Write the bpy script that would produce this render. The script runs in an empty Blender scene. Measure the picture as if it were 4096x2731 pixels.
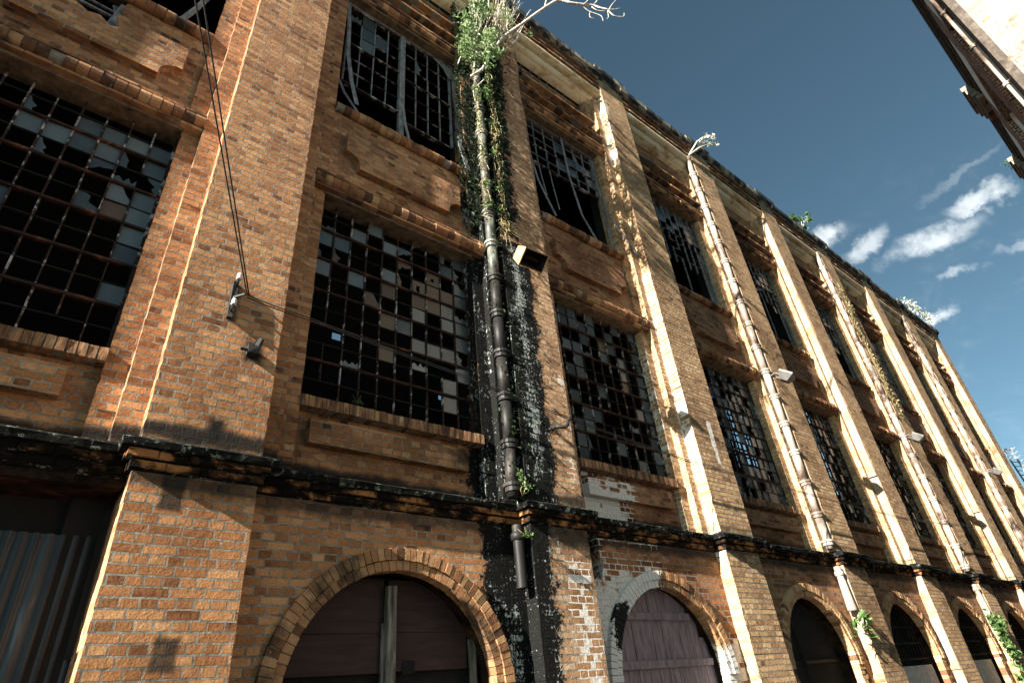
import bpy, bmesh, math, random
from mathutils import Vector, Matrix, Euler
R = random.Random(7)
S = bpy.context.scene
COL = S.collection
PI = math.pi

# ------------------------------------------------------------------ camera
CU = Vector((0.78047617, -0.2767296, 0.56060473))     # street direction  (right, up, forward of the lens)
CN = Vector((-0.61930082, -0.46495794, 0.63267734))   # into the facade
CZ = Vector((-0.08557707, 0.84097256, 0.53426746))    # up
FPX, D0, EYE = 2328.68, 5.3, 1.6
right = Vector((CU[0], CN[0], CZ[0])); up = Vector((CU[1], CN[1], CZ[1])); fwd = Vector((CU[2], CN[2], CZ[2]))
cam = bpy.data.cameras.new('camera'); co = bpy.data.objects.new('camera', cam); COL.objects.link(co)
m = Matrix((right, up, -fwd)).transposed().to_4x4(); m.translation = (0, -D0, EYE)
co.matrix_world = m
cam.sensor_width = 36; cam.lens = 36*FPX/4096; cam.clip_start = .05; cam.clip_end = 3000
S.camera = co

def at(px, py, Y):
    """point on the plane y = Y that lies on the sight line of a photo pixel (used once, to survey the facade)"""
    r = Vector((px-2048, -(py-1365.5), FPX))
    n = r.dot(CN); t = (D0+Y)/n
    return Vector((r.dot(CU)*t, Y, EYE+r.dot(CZ)*t))

# ------------------------------------------------------------------ light and sky
SUN = Vector((1, .118, -.5)).normalized()
sl = bpy.data.lights.new('sun', 'SUN'); sl.energy = 5.0; sl.angle = math.radians(.5); sl.color = (1, .93, .83)
so = bpy.data.objects.new('sun', sl); COL.objects.link(so); so.rotation_euler = SUN.to_track_quat('-Z', 'Y').to_euler()
so.location = (-30, -10, 30)
W = bpy.data.worlds.new('World'); S.world = W; W.use_nodes = True
wt = W.node_tree; wt.nodes.clear()

class NT:
    """small helper to write node trees as expressions"""
    def __init__(s, t): s.t = t
    def new(s, k, **kw):
        n = s.t.nodes.new(k)
        for a, b in kw.items(): setattr(n, a, b)
        return n
    def put(s, sock, v):
        if v is None: return
        if hasattr(v, 'links') or hasattr(v, 'is_output'): s.t.links.new(v, sock)
        else: sock.default_value = v
    def m(s, op, a, b=None, c=None, clamp=False):
        n = s.new('ShaderNodeMath', operation=op); n.use_clamp = clamp
        s.put(n.inputs[0], a)
        if b is not None: s.put(n.inputs[1], b)
        if c is not None: s.put(n.inputs[2], c)
        return n.outputs[0]
    def vm(s, op, a, b=None, c=None):
        n = s.new('ShaderNodeVectorMath', operation=op)
        s.put(n.inputs[0], a)
        if b is not None: s.put(n.inputs[1], b)
        if op == 'SCALE': s.put(n.inputs[3], c)
        return n.outputs['Value'] if op in ('DOT_PRODUCT', 'LENGTH', 'DISTANCE') else n.outputs[0]
    def sep(s, v):
        n = s.new('ShaderNodeSeparateXYZ'); s.put(n.inputs[0], v); return n.outputs
    def comb(s, x, y, z):
        n = s.new('ShaderNodeCombineXYZ')
        for i, q in enumerate((x, y, z)): s.put(n.inputs[i], q)
        return n.outputs[0]
    def smooth(s, v, a, b):
        n = s.new('ShaderNodeMapRange', interpolation_type='SMOOTHSTEP')
        s.put(n.inputs[0], v); n.inputs[1].default_value = a; n.inputs[2].default_value = b
        return n.outputs[0]
    def noise(s, vec, scale, detail=3, rough=.55, dist=0, col=False):
        n = s.new('ShaderNodeTexNoise'); s.put(n.inputs['Vector'], vec)
        n.inputs['Scale'].default_value = scale; n.inputs['Detail'].default_value = detail
        n.inputs['Roughness'].default_value = rough; n.inputs['Distortion'].default_value = dist
        return n.outputs['Color' if col else 'Fac']
    def ramp(s, f, stops, const=False):
        n = s.new('ShaderNodeValToRGB'); s.put(n.inputs[0], f)
        e = n.color_ramp.elements
        if const: n.color_ramp.interpolation = 'CONSTANT'
        while len(e) < len(stops): e.new(.5)
        for q, (p, c) in zip(e, stops): q.position = p; q.color = (*c, 1)
        return n.outputs[0]
    def mix(s, f, a, b, mode='MIX'):
        n = s.new('ShaderNodeMix', data_type='RGBA', blend_type=mode)
        s.put(n.inputs[0], f)
        for i, q in ((6, a), (7, b)):
            s.put(n.inputs[i], (*q, 1) if isinstance(q, tuple) and len(q) == 3 else q)
        return n.outputs[2]

k = NT(wt)
sky = k.new('ShaderNodeTexSky', sky_type='NISHITA'); sky.sun_disc = False
sky.sun_elevation = math.asin(-SUN.z); sky.sun_rotation = math.atan2(-SUN.x, -SUN.y)
sky.air_density = .8; sky.dust_density = 2.2; sky.ozone_density = 1.5; sky.altitude = 900
gen = k.new('ShaderNodeTexCoord').outputs['Generated']
d = k.vm('NORMALIZE', gen)
# clouds: a handful of cumulus heads and wisps, placed as directions and torn by noise
w1 = k.vm('ADD', d, k.vm('SCALE', k.vm('SUBTRACT', k.noise(d, 9, 6, .62, col=True), (.5, .5, .5)), c=.10))
w2 = k.vm('ADD', w1, k.vm('SCALE', k.vm('SUBTRACT', k.noise(d, 38, 4, .6, col=True), (.5, .5, .5)), c=.02))
AX1 = Vector((.45, -.62, .64)).normalized()
def blob(c, r, dens, squash=2.6, ax=None):
    c = Vector(c).normalized()
    u = (ax or Vector((.52, -.80, -.30))); u = (u-c*u.dot(c)).normalized(); v = c.cross(u)
    q = k.vm('SUBTRACT', w2, tuple(c))
    a = k.m('DIVIDE', k.vm('DOT_PRODUCT', q, tuple(u)), r)
    b = k.m('DIVIDE', k.vm('DOT_PRODUCT', q, tuple(v)), r/squash)
    rr = k.m('SQRT', k.m('ADD', k.m('MULTIPLY', a, a), k.m('MULTIPLY', b, b)))
    return k.m('MULTIPLY', k.smooth(rr, 1.15, .25), dens)
def dirpx(x, y):
    r = Vector((x-2048, -(y-1365.5), FPX)); return Vector((r.dot(CU), r.dot(CN), r.dot(CZ))).normalized()
def cl(x0, y0, x1, y1, sq, dens):
    a, b = dirpx(x0, y0), dirpx(x1, y1)
    return blob((a+b)/2, (b-a).length/2, dens, sq, b-a)
cm = None
for args in ((3530, 1055, 3950, 860, 2.9, .9), (3770, 850, 4070, 745, 2.9, .85), (3400, 1060, 3530, 910, 2.0, .6),
             (3240, 920, 3380, 960, 1.6, .85), (3700, 1300, 3890, 1200, 2.2, .75), (3740, 1110, 3900, 1040, 2.6, .5),
             (3640, 830, 4000, 560, 9, .16), (3930, 1000, 4180, 900, 4.5, .35), (3200, 1000, 3400, 930, 3, .25), (4040, 930, 4200, 960, 3, .7)):
    q = cl(*args); cm = q if cm is None else k.m('MAXIMUM', cm, q)
streak = k.smooth(k.noise(k.vm('MULTIPLY', d, (3.0, 6.0, 9.0)), 3.0, 6, .6, .6), .50, .85)
hz = k.sep(d)[2]
streak = k.m('MULTIPLY', k.m('MULTIPLY', streak, k.smooth(hz, .66, .40)), .12)
cm = k.m('MAXIMUM', cm, streak)
tex = k.smooth(k.noise(d, 26, 6, .65), .25, .62)
cm = k.m('MULTIPLY', cm, k.m('ADD', k.m('MULTIPLY', tex, .7), .3), clamp=True)
skc = k.mix(1.0, sky.outputs[0], (.375, .57, .51), 'MULTIPLY')
skc = k.mix(.20, skc, k.mix(1.0, (.60, .70, .72), k.vm('DOT_PRODUCT', sky.outputs[0], (.25, .6, .15)), 'MULTIPLY'))
skc = k.mix(cm, skc, (4.6, 4.9, 5.0))
bg = k.new('ShaderNodeBackground'); k.put(bg.inputs[0], skc); bg.inputs[1].default_value = .05
k.t.links.new(bg.outputs[0], k.new('ShaderNodeOutputWorld').inputs[0])

S.view_settings.view_transform = 'Standard'; S.view_settings.look = 'None'
S.view_settings.exposure = 2.38; S.view_settings.gamma = 1
S.cycles.max_bounces = 6; S.cycles.diffuse_bounces = 3; S.cycles.glossy_bounces = 3
S.cycles.use_denoising = True

# ------------------------------------------------------------------ materials
def mat(name):
    M = bpy.data.materials.new(name); M.use_nodes = True
    t = M.node_tree; t.nodes.clear(); kk = NT(t)
    b = kk.new('ShaderNodeBsdfPrincipled'); o = kk.new('ShaderNodeOutputMaterial'); t.links.new(b.outputs[0], o.inputs[0])
    return M, kk, b
def pos(k): return k.new('ShaderNodeNewGeometry').outputs['Position']
def bump(k, b, h, dist, strength=1.0):
    n = k.new('ShaderNodeBump'); n.inputs['Distance'].default_value = dist; n.inputs['Strength'].default_value = strength
    k.put(n.inputs['Height'], h); k.t.links.new(n.outputs[0], b.inputs['Normal'])

def box_mask(k, X, Z, x0, x1, z0, z1, soft, wob):
    dd = k.m('MINIMUM', k.m('MINIMUM', k.m('SUBTRACT', X, x0), k.m('SUBTRACT', x1, X)), k.m('MINIMUM', k.m('SUBTRACT', Z, z0), k.m('SUBTRACT', z1, Z)))
    return k.smooth(k.m('ADD', dd, wob), 0, soft)

PALETTE = [(0, (.022, .015, .011)), (.035, (.06, .030, .018)), (.09, (.17, .073, .032)), (.22, (.32, .140, .058)), (.52, (.44, .208, .088)), (.76, (.55, .295, .136)), (1, (.68, .46, .27))]
PALETTE_R = [(0, (.04, .026, .017)), (.05, (.15, .082, .044)), (.16, (.37, .21, .100)), (.5, (.52, .325, .162)), (.78, (.63, .425, .230)), (1, (.72, .55, .35))]
def brick_mat(name, pal, stains=(), lichen=True, pits=False, paints=(), soot_shades=(), mort=(.30, .265, .21), rough=1.0, mort_dark=None):
    """English-bond brickwork by world position, with the stains, limewash and soot that have places of their own"""
    M, k, b = mat(name)
    P = pos(k); X, Y, Z = k.sep(P)
    N = k.sep(k.new('ShaderNodeNewGeometry').outputs['True Normal'])
    side = k.m('GREATER_THAN', k.m('ABSOLUTE', N[0]), .6); flat = k.m('GREATER_THAN', k.m('ABSOLUTE', N[2]), .6)
    u = k.m('ADD', k.m('MULTIPLY', X, k.m('SUBTRACT', 1, side)), k.m('MULTIPLY', k.m('ADD', Y, .03), side))
    v = k.m('ADD', k.m('MULTIPLY', Z, k.m('SUBTRACT', 1, flat)), k.m('MULTIPLY', Y, flat))
    wv = k.sep(k.noise(P, 11, 3, .6, col=True)); lw = k.sep(k.noise(P, .9, 2, .5, col=True))
    u2 = k.m('ADD', u, k.m('ADD', k.m('MULTIPLY', k.m('SUBTRACT', wv[0], .5), .022), k.m('MULTIPLY', k.m('SUBTRACT', lw[0], .5), .06)))
    v2 = k.m('ADD', v, k.m('ADD', k.m('MULTIPLY', k.m('SUBTRACT', wv[1], .5), .016*rough), k.m('MULTIPLY', k.m('SUBTRACT', lw[1], .5), .025)))
    bt = k.new('ShaderNodeTexBrick'); k.put(bt.inputs['Vector'], k.comb(u2, v2, 0))
    bt.offset = .5; bt.offset_frequency = 2; bt.squash = .5; bt.squash_frequency = 2
    for q, val in (('Color1', (0, 0, 0, 1)), ('Color2', (1, 1, 1, 1)), ('Mortar', (.5, .5, .5, 1)), ('Scale', 1), ('Mortar Size', .0085), ('Mortar Smooth', .25), ('Bias', 0), ('Brick Width', .245), ('Row Height', .077)):
        bt.inputs[q].default_value = val
    mor = bt.outputs['Fac']; rnd = k.sep(bt.outputs['Color'])[0]
    fine = k.noise(P, 60, 4, .65); mid = k.noise(P, 14, 4, .6); big = k.noise(P, 1.3, 4, .6)
    rn = k.m('ADD', k.m('ADD', k.m('MULTIPLY', rnd, .66), k.m('MULTIPLY', mid, .34)), k.m('MULTIPLY', k.m('SUBTRACT', big, .5), .45))
    rn = k.m('SUBTRACT', rn, .06)
    c = k.ramp(rn, pal)
    c = k.mix(k.m('MULTIPLY', k.smooth(fine, .58, .40), .45), c, k.mix(1, c, (.45, .38, .34), 'MULTIPLY'))
    mfine = k.mix(k.smooth(mid, .35, .65), mort, tuple(q*.5 for q in mort))
    c = k.mix(mor, c, mfine)
    if pits:
        c = k.mix(k.m('MULTIPLY', k.smooth(k.noise(P, 22, 4, .7), .58, .66), k.m('SUBTRACT', .8, k.m('MULTIPLY', side, .7))), c, (.045, .028, .018))
    # general grime in broad patches
    gr = k.m('MULTIPLY', k.smooth(k.noise(P, .62, 7, .70), .44, .68), .78)
    c = k.mix(gr, c, k.mix(1, c, (.40, .36, .33), 'MULTIPLY'))
    n1 = k.m('MULTIPLY', k.m('SUBTRACT', k.noise(P, 2.2, 6, .68), .5), 1.0)
    n2 = k.noise(P, 34, 5, .7)
    vs = k.vm('MULTIPLY', P, (9, 9, 2.2)); n3 = k.noise(vs, 1.0, 5, .65)
    for (x0, x1, z0, z1, soft, amp, wt_) in soot_shades:
        mk = k.m('MULTIPLY', box_mask(k, X, Z, x0, x1, z0, z1, soft, k.m('MULTIPLY', n1, amp)), wt_)
        mk = k.m('MULTIPLY', mk, k.smooth(k.m('ADD', n2, k.m('MULTIPLY', mk, .35)), .40, .62))
        c = k.mix(mk, c, (.012, .012, .011))
    pk = None
    for (x0, x1, z0, z1, soft, amp, lo, hi) in paints:      # limewash, flaking brick by brick
        mk = box_mask(k, X, Z, x0, x1, z0, z1, soft, k.m('MULTIPLY', n1, amp))
        val = k.m('ADD', k.m('MULTIPLY', k.m('ADD', k.m('MULTIPLY', rnd, .5), k.m('MULTIPLY', n3, .7)), 1.0), k.m('ADD', k.m('MULTIPLY', mk, .75), k.m('MULTIPLY', mor, .32)))
        q = k.m('MULTIPLY', k.smooth(val, lo, hi), k.smooth(mk, 0, .12))
        pk = q if pk is None else k.m('MAXIMUM', pk, q)
    if pk is not None: c = k.mix(pk, c, k.mix(k.smooth(n2, .3, .6), (.42, .39, .35), (.66, .63, .57)))
    for (x0, x1, z0, z1, soft, amp, wt_) in stains:         # wet black algae
        mk = box_mask(k, X, Z, x0, x1, z0, z1, soft*1.8, k.m('ADD', k.m('MULTIPLY', n1, amp), k.m('MULTIPLY', k.m('SUBTRACT', mid, .5), .25)))
        mk = k.smooth(k.m('ADD', mk, k.m('ADD', k.m('MULTIPLY', k.m('SUBTRACT', n2, .5), 1.1), k.m('MULTIPLY', k.m('SUBTRACT', rnd, .5), .25))), .30, .66)
        c = k.mix(k.m('MULTIPLY', mk, wt_), c, k.mix(k.smooth(n2, .50, .75), (.0035, .0035, .0032), (.012, .013, .010)))
    if stains and lichen:                                    # peeling limewash and pale lichen left on top of the black
        vor = k.noise(k.vm('MULTIPLY', P, (1.0, 1.0, .7)), 30, 6, .75); st = k.noise(k.vm('MULTIPLY', P, (6, 6, 1.1)), 1.0, 4, .6)
        vv = k.m('ADD', k.m('ADD', k.m('MULTIPLY', vor, .62), k.m('MULTIPLY', st, .38)), k.m('MULTIPLY', k.m('SUBTRACT', k.m('MULTIPLY', rnd, k.m('SUBTRACT', 1, mor)), .4), .07))
        for (x0, x1, z0, z1, soft, amp, lo) in LICHEN:
            mk = box_mask(k, X, Z, x0, x1, z0, z1, soft, k.m('MULTIPLY', n1, amp))
            q = k.smooth(k.m('ADD', vv, k.m('MULTIPLY', mk, .10)), lo, lo+.022)
            c = k.mix(k.m('MULTIPLY', q, k.smooth(mk, 0, .15)), c, k.mix(k.smooth(n2, .42, .62), (.16, .18, .165), (.42, .45, .43)))
    k.put(b.inputs['Base Color'], c); b.inputs['Roughness'].default_value = .92
    b.inputs['Specular IOR Level'].default_value = .15
    h = k.m('ADD', k.m('MULTIPLY', k.m('SUBTRACT', 1, mor), .75), k.m('ADD', k.m('MULTIPLY', mid, .55*rough), k.m('MULTIPLY', fine, .30*rough)))
    h = k.m('ADD', h, k.m('MULTIPLY', rnd, .30))
    n_ = k.new('ShaderNodeBump'); n_.inputs['Distance'].default_value = .012*rough; k.put(n_.inputs['Strength'], k.m('SUBTRACT', 1, k.m('MULTIPLY', side, .65)))
    k.put(n_.inputs['Height'], h); k.t.links.new(n_.outputs[0], b.inputs['Normal'])
    return M

# places of the dirt, plus shade darkened in below the ledge, on the facade (x0, x1, z0, z1, softness, raggedness, weight)
SOOT_SHADE = [(-9, 34, 3.72, 3.98, .10, .20, .95), (-9, 34, 3.30, 3.56, .10, .30, .75), (1.14, 1.40, 4.66, 4.98, .10, .10, 1), (.95, 1.18, 3.80, 4.10, .10, .08, 1),
        (.72, .96, 3.16, 3.50, .05, .12, .85), (.92, 1.14, 2.02, 2.30, .05, .10, .8), (.92, 1.08, 5.05, 5.60, .08, .12, .8), (3.6, 4.3, 8.0, 9.4, .5, .8, .85), (3.7, 4.3, 4.0, 4.6, .3, .5, .8)]
LICHEN = [(4.72, 5.18, 3.95, 8.1, .22, .5, .592), (4.15, 4.70, 4.0, 5.0, .2, .6, .645), (4.25, 4.70, 0.8, 2.75, .25, .6, .592), (4.72, 5.0, 0.8, 3.0, .2, .5, .620), (4.0, 5.5, 1, 9, .3, .5, .668)]
B_LEFT = brick_mat('orange_brick', PALETTE, soot_shades=SOOT_SHADE, stains=[(3.95, 4.95, 0, 4.0, .18, .6, 1), (3.85, 4.95, 3.5, 4.9, .3, .9, 1), (4.12, 4.95, 4.6, 8.2, .16, .4, 1), (3.85, 4.95, 8.0, 16.5, .35, .9, 1)])
B_P2 = brick_mat('stained_brick', [(q, (c[0]*.95, c[1]*.9, c[2]*.95)) for q, c in PALETTE_R], soot_shades=[(4, 5.8, 3.72, 3.98, .1, .2, .9), (4, 5.8, 3.2, 3.56, .1, .3, .8)],
                 stains=[(4.0, 5.14, -1, 3.7, .18, .6, 1), (4.0, 5.42, 3.4, 8.3, .20, .7, 1), (4.0, 5.36, 7.9, 11.0, .3, .9, 1), (4.0, 5.45, 10.4, 16.5, .35, .8, 1)],
                 paints=[(4.98, 5.85, -1, 3.3, .6, .7, 1.10, 1.24), (5.35, 5.75, 3.9, 6.0, .3, .8, 1.40, 1.52)], rough=1.5)
B_RIGHT = brick_mat('pale_rough_brick', PALETTE_R, soot_shades=[(-9, 36, 3.74, 3.92, .08, .15, .5), (-9, 36, 3.36, 3.55, .1, .25, .6)],
                    paints=[(7.9, 8.775, 3.3, 7.6, .5, 1.0, 1.36, 1.46), (8.70, 8.785, 3.4, 9.2, .05, .05, .80, .95), (8.70, 8.785, 12.6, 16.2, .05, .05, .85, 1.0), (9.26, 9.42, 4.95, 5.85, .05, .12, .85, .95), (8.55, 8.84, 0, 3.3, .3, .6, 1.34, 1.5),
                            (8.7, 9.0, 13.6, 15.9, .2, .4, 1.3, 1.5)], rough=2.2, pits=True)
B_BAY = brick_mat('recess_shade_brick', [(q, (c[0]*.80, c[1]*.74, c[2]*.72)) for q, c in PALETTE], soot_shades=[(-9, 36, 3.74, 3.98, .10, .20, .9), (-9, 36, 3.30, 3.56, .10, .30, .8)],  # orange palette darkened: shade of the recessed bays put into the colour
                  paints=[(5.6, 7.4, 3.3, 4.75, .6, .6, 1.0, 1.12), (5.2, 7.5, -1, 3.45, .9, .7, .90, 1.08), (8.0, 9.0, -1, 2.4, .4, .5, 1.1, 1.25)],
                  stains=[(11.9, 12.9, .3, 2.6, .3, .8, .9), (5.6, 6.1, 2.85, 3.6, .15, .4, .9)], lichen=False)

def moulded(name, dark=0.0, paint=None, tint=(1, 1, 1)):
    M, k, b = mat(name); P = pos(k)
    a = k.new('ShaderNodeAttribute'); a.attribute_name = 'bk'
    r = a.outputs['Fac']; n = k.noise(P, 16, 5, .65); f = k.noise(P, 70, 3, .6)
    c = k.ramp(k.m('ADD', k.m('MULTIPLY', r, .75), k.m('MULTIPLY', n, .25)), [(0, (.03, .018, .013)), (.12, (.06, .03, .018)), (.28, (.17, .075, .034)), (.55, (.29, .140, .062)), (.8, (.39, .218, .105)), (1, (.48, .32, .18))])
    c = k.mix(1, c, tint, 'MULTIPLY')
    g = k.smooth(k.noise(P, 2.4, 5, .65), .44-dark, .66-dark)
    c = k.mix(k.m('MULTIPLY', g, .85), c, (.016, .013, .010))
    c = k.mix(k.smooth(k.noise(P, 24, 5, .7), .66, .72), c, (.30, .33, .28))
    if paint:
        X, Y, Z = k.sep(P)
        mk = box_mask(k, X, Z, *paint[:4], .4, k.m('MULTIPLY', k.m('SUBTRACT', k.noise(P, 2.2, 6, .7), .5), .9))
        mk = k.m('MAXIMUM', mk, box_mask(k, X, Z, *paint[4:], .3, k.m('MULTIPLY', k.m('SUBTRACT', k.noise(P, 2.2, 6, .7), .5), .9)))
        mk = k.smooth(k.m('ADD', mk, k.m('MULTIPLY', k.m('SUBTRACT', n, .5), 1.4)), .42, .6)
        c = k.mix(mk, c, (.58, .56, .52))
    if paint:
        bk_ = k.smooth(k.m('ADD', box_mask(k, X, Z, 5.95, 6.45, 2.05, 2.72, .15, k.m('MULTIPLY', k.m('SUBTRACT', n, .5), .4)), k.m('MULTIPLY', k.m('SUBTRACT', f, .5), .7)), .35, .6)
        c = k.mix(bk_, c, (.008, .008, .008))
    k.put(b.inputs['Base Color'], c); b.inputs['Roughness'].default_value = .85; b.inputs['Specular IOR Level'].default_value = .2
    bump(k, b, k.m('ADD', n, k.m('MULTIPLY', f, .5)), .008)
    return M
M_MOULD = moulded('moulded_brick')
M_ARCHT = moulded('tan_arch_brick', -.12, None, (1.15, 1.28, 1.4))
M_ARCHW = moulded('limewashed_arch_brick', paint=(5.2, 7.45, -1, 3.6, 8.05, 8.9, -1, 2.3))
def plain(name, stops, scale=6, rough=.85, bd=.004, stretch=(1, 1, 1), spec=.3, metal=0, detail=5):
    M, k, b = mat(name); P = k.vm('MULTIPLY', pos(k), stretch)
    n = k.noise(P, scale, detail, .65, .3)
    k.put(b.inputs['Base Color'], k.ramp(n, stops)); b.inputs['Roughness'].default_value = rough
    b.inputs['Specular IOR Level'].default_value = spec; b.inputs['Metallic'].default_value = metal
    bump(k, b, k.m('ADD', n, k.m('MULTIPLY', k.noise(P, scale*7, 3), .4)), bd)
    return M
M_MORT = plain('mortar', [(.3, (.10, .085, .065)), (.7, (.26, .23, .185))], 20)
M_SOOT_SHADE = plain('soot_shade_soffit', [(.4, (.006, .005, .004)), (.6, (.03, .016, .010)), (.75, (.10, .05, .025))], 5, .95, .008, spec=.05)  # soot, with the shade of deep soffits put into the near-black
M_LEDGE = plain('soot_shade_ledge', [(.35, (.004, .004, .004)), (.55, (.010, .010, .009)), (.595, (.030, .036, .026)), (.63, (.20, .23, .20)), (.66, (.02, .022, .016))], 15, .95, .014, detail=7, spec=.03)  # sooty ledge; its black also paints in the shade of the undersides
M_CORB = plain('sooty_corbel', [(.46, (.006, .005, .004)), (.53, (.05, .024, .012)), (.60, (.26, .115, .042)), (.75, (.38, .18, .068))], 3.2, .95, .010, (1.0, 1, 1.6), spec=.05)
M_COPE = plain('weathered_concrete', [(.36, (.008, .009, .009)), (.50, (.030, .030, .028)), (.56, (.17, .14, .10)), (.72, (.34, .29, .215))], 2.6, .9, .008, (1, 1, .7))
M_PLAST = plain('cream_plaster', [(.30, (.26, .13, .045)), (.42, (.48, .33, .17)), (.52, (.66, .53, .34)), (.75, (.72, .62, .44))], 2.1, .9, .004, (1, 1, 2.0))
M_RENDER = plain('lime_render', [(.30, (.13, .070, .035)), (.40, (.22, .145, .085)), (.52, (.28, .215, .155)), (.7, (.31, .26, .20))], 1.9, .92, .006, (1, 1, 1))
M_LINT = plain('lintel_plaster', [(.3, (.04, .028, .02)), (.5, (.13, .085, .05)), (.7, (.22, .15, .09))], 7, .9, .006)
M_SILL = plain('streaked_sill', [(.32, (.02, .015, .012)), (.45, (.12, .058, .028)), (.6, (.30, .16, .075)), (.72, (.44, .34, .24))], 7, .9, .008, (1.6, 1, .35))
M_BAR = plain('rusty_bar', [(.32, (.010, .005, .004)), (.46, (.020, .009, .006)), (.54, (.035, .014, .008)), (.575, (.22, .21, .20)), (.7, (.42, .41, .39))], 6, .8, .002, (1, 1, 1))
M_RUST = plain('red_rust_bar', [(.40, (.008, .004, .003)), (.54, (.030, .011, .006)), (.63, (.10, .034, .016)), (.70, (.20, .12, .085))], 4, .85, .002)
M_STRIP = plain('flaking_grey_paint', [(.3, (.03, .03, .03)), (.45, (.13, .135, .14)), (.7, (.27, .285, .295))], 8, .7, .003, (2, 2, .8))
M_DARK = plain('shade_and_iron_black', [(.3, (.006, .006, .006)), (.7, (.016, .015, .013))], 3, .95, .003)  # near-black: interior darkness put into the colour, also used for dark ironwork
M_PIPE = plain('mossy_iron', [(.36, (.006, .007, .006)), (.48, (.035, .038, .030)), (.58, (.12, .13, .105)), (.75, (.22, .23, .19))], 2.4, .55, .003, (1, 1, .8), .5)
M_PIPEL = plain('black_iron', [(.33, (.005, .005, .005)), (.56, (.013, .012, .011)), (.66, (.04, .032, .025)), (.74, (.14, .115, .08))], 3, .55, .003, (1.5, 1.5, .6), .22)
M_PIPEW = plain('white_painted_iron', [(.33, (.008, .007, .006)), (.40, (.07, .045, .032)), (.47, (.22, .18, .145)), (.7, (.34, .31, .27))], 1.1, .5, .002, (1, 1, .6), .4)
M_DOORP = plain('faded_purple_paint', [(.3, (.11, .075, .082)), (.5, (.21, .155, .165)), (.7, (.28, .225, .235))], 5, .8, .004, (3, 1, .6))
M_DOORR = plain('red_brown_board', [(.3, (.022, .012, .010)), (.55, (.040, .021, .018)), (.72, (.050, .030, .026))], 4, .8, .003, (.6, 1, 4))
M_WOOD = plain('grey_timber', [(.32, (.02, .017, .013)), (.5, (.14, .125, .10)), (.7, (.30, .285, .245))], 3, .85, .006, (7, 7, .7))
M_TIN = plain('corrugated_tin', [(.32, (.006, .009, .012)), (.5, (.017, .024, .030)), (.64, (.036, .048, .057)), (.72, (.12, .14, .15))], 1.6, .5, .002, (2.5, 1, .35), .35)
M_WHITE = plain('white_panel', [(.3, (.32, .32, .31)), (.7, (.55, .55, .53))], 8, .8, .004)
M_LAMPW = plain('white_lamp_housing', [(.3, (.07, .065, .058)), (.6, (.115, .11, .105))], 8, .5, .001)
M_LAMPT = plain('rust_tan_housing', [(.3, (.26, .13, .055)), (.6, (.50, .31, .15))], 7, .7, .002)
M_LENS = plain('dusty_lens', [(.3, (.12, .10, .06)), (.7, (.26, .23, .15))], 20, .25, .002, spec=.5)
M_CERAM = plain('white_ceramic', [(.3, (.4, .4, .39)), (.7, (.55, .55, .53))], 8, .3, .0, spec=.5)
M_WIRE = plain('black_cable', [(.3, (.008, .008, .008)), (.7, (.02, .02, .02))], 8, .6, .0)
M_BRANCH = plain('bleached_bark', [(.3, (.22, .19, .15)), (.6, (.52, .48, .42))], 14, .85, .003)
M_STEM = plain('dry_stem', [(.3, (.10, .075, .03)), (.6, (.32, .26, .13)), (.75, (.44, .38, .24))], 12, .9, .003)
def leaf_mat(name, a, bb, c):
    M, k, b = mat(name); at_ = k.new('ShaderNodeAttribute'); at_.attribute_name = 'bk'
    k.put(b.inputs['Base Color'], k.ramp(at_.outputs['Fac'], [(0, a), (.5, bb), (1, c)])); b.inputs['Roughness'].default_value = .6
    b.inputs['Specular IOR Level'].default_value = .25
    tr = k.new('ShaderNodeBsdfTranslucent'); k.put(tr.inputs[0], k.ramp(at_.outputs['Fac'], [(0, a), (.5, bb), (1, c)]))
    mx = k.new('ShaderNodeMixShader'); mx.inputs[0].default_value = .35
    o = [n for n in k.t.nodes if n.type == 'OUTPUT_MATERIAL'][0]
    k.t.links.new(b.outputs[0], mx.inputs[1]); k.t.links.new(tr.outputs[0], mx.inputs[2]); k.t.links.new(mx.outputs[0], o.inputs[0])
    return M
L_BRIGHT = leaf_mat('fresh_leaf', (.025, .060, .018), (.11, .19, .06), (.32, .40, .21))
L_DARK = leaf_mat('dark_ivy_leaf', (.005, .008, .004), (.013, .025, .009), (.040, .075, .022))  # dark green of the ivy itself
L_MID = leaf_mat('mid_leaf', (.035, .075, .018), (.07, .14, .035), (.14, .22, .07))
L_PALE = leaf_mat('pale_leaf', (.30, .34, .24), (.46, .49, .38), (.6, .6, .5))
L_DRY = leaf_mat('dry_leaf', (.12, .09, .035), (.26, .21, .10), (.42, .37, .22))

def glass_mat(name, col, col2, rough):
    M, k, b = mat(name); P = pos(k)
    n = k.noise(P, 5, 5, .65); f = k.noise(P, 55, 4, .7)
    a = k.new('ShaderNodeAttribute'); a.attribute_name = 'bk'
    k.put(b.inputs['Base Color'], k.mix(k.m('ADD', k.m('MULTIPLY', n, .35), k.m('MULTIPLY', k.m('POWER', a.outputs['Fac'], 1.6), .65)), col, col2))
    k.put(b.inputs['Roughness'], k.m('ADD', rough, k.m('MULTIPLY', f, .2))); b.inputs['Specular IOR Level'].default_value = .5
    b.inputs['IOR'].default_value = 1.5
    bump(k, b, f, .0012)
    return M
G_GREY = glass_mat('dusty_glass', (.018, .025, .028), (.135, .160, .162), .14)
G_BROWN = glass_mat('tinted_dirty_glass', (.045, .027, .012), (.11, .074, .040), .3)

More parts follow.
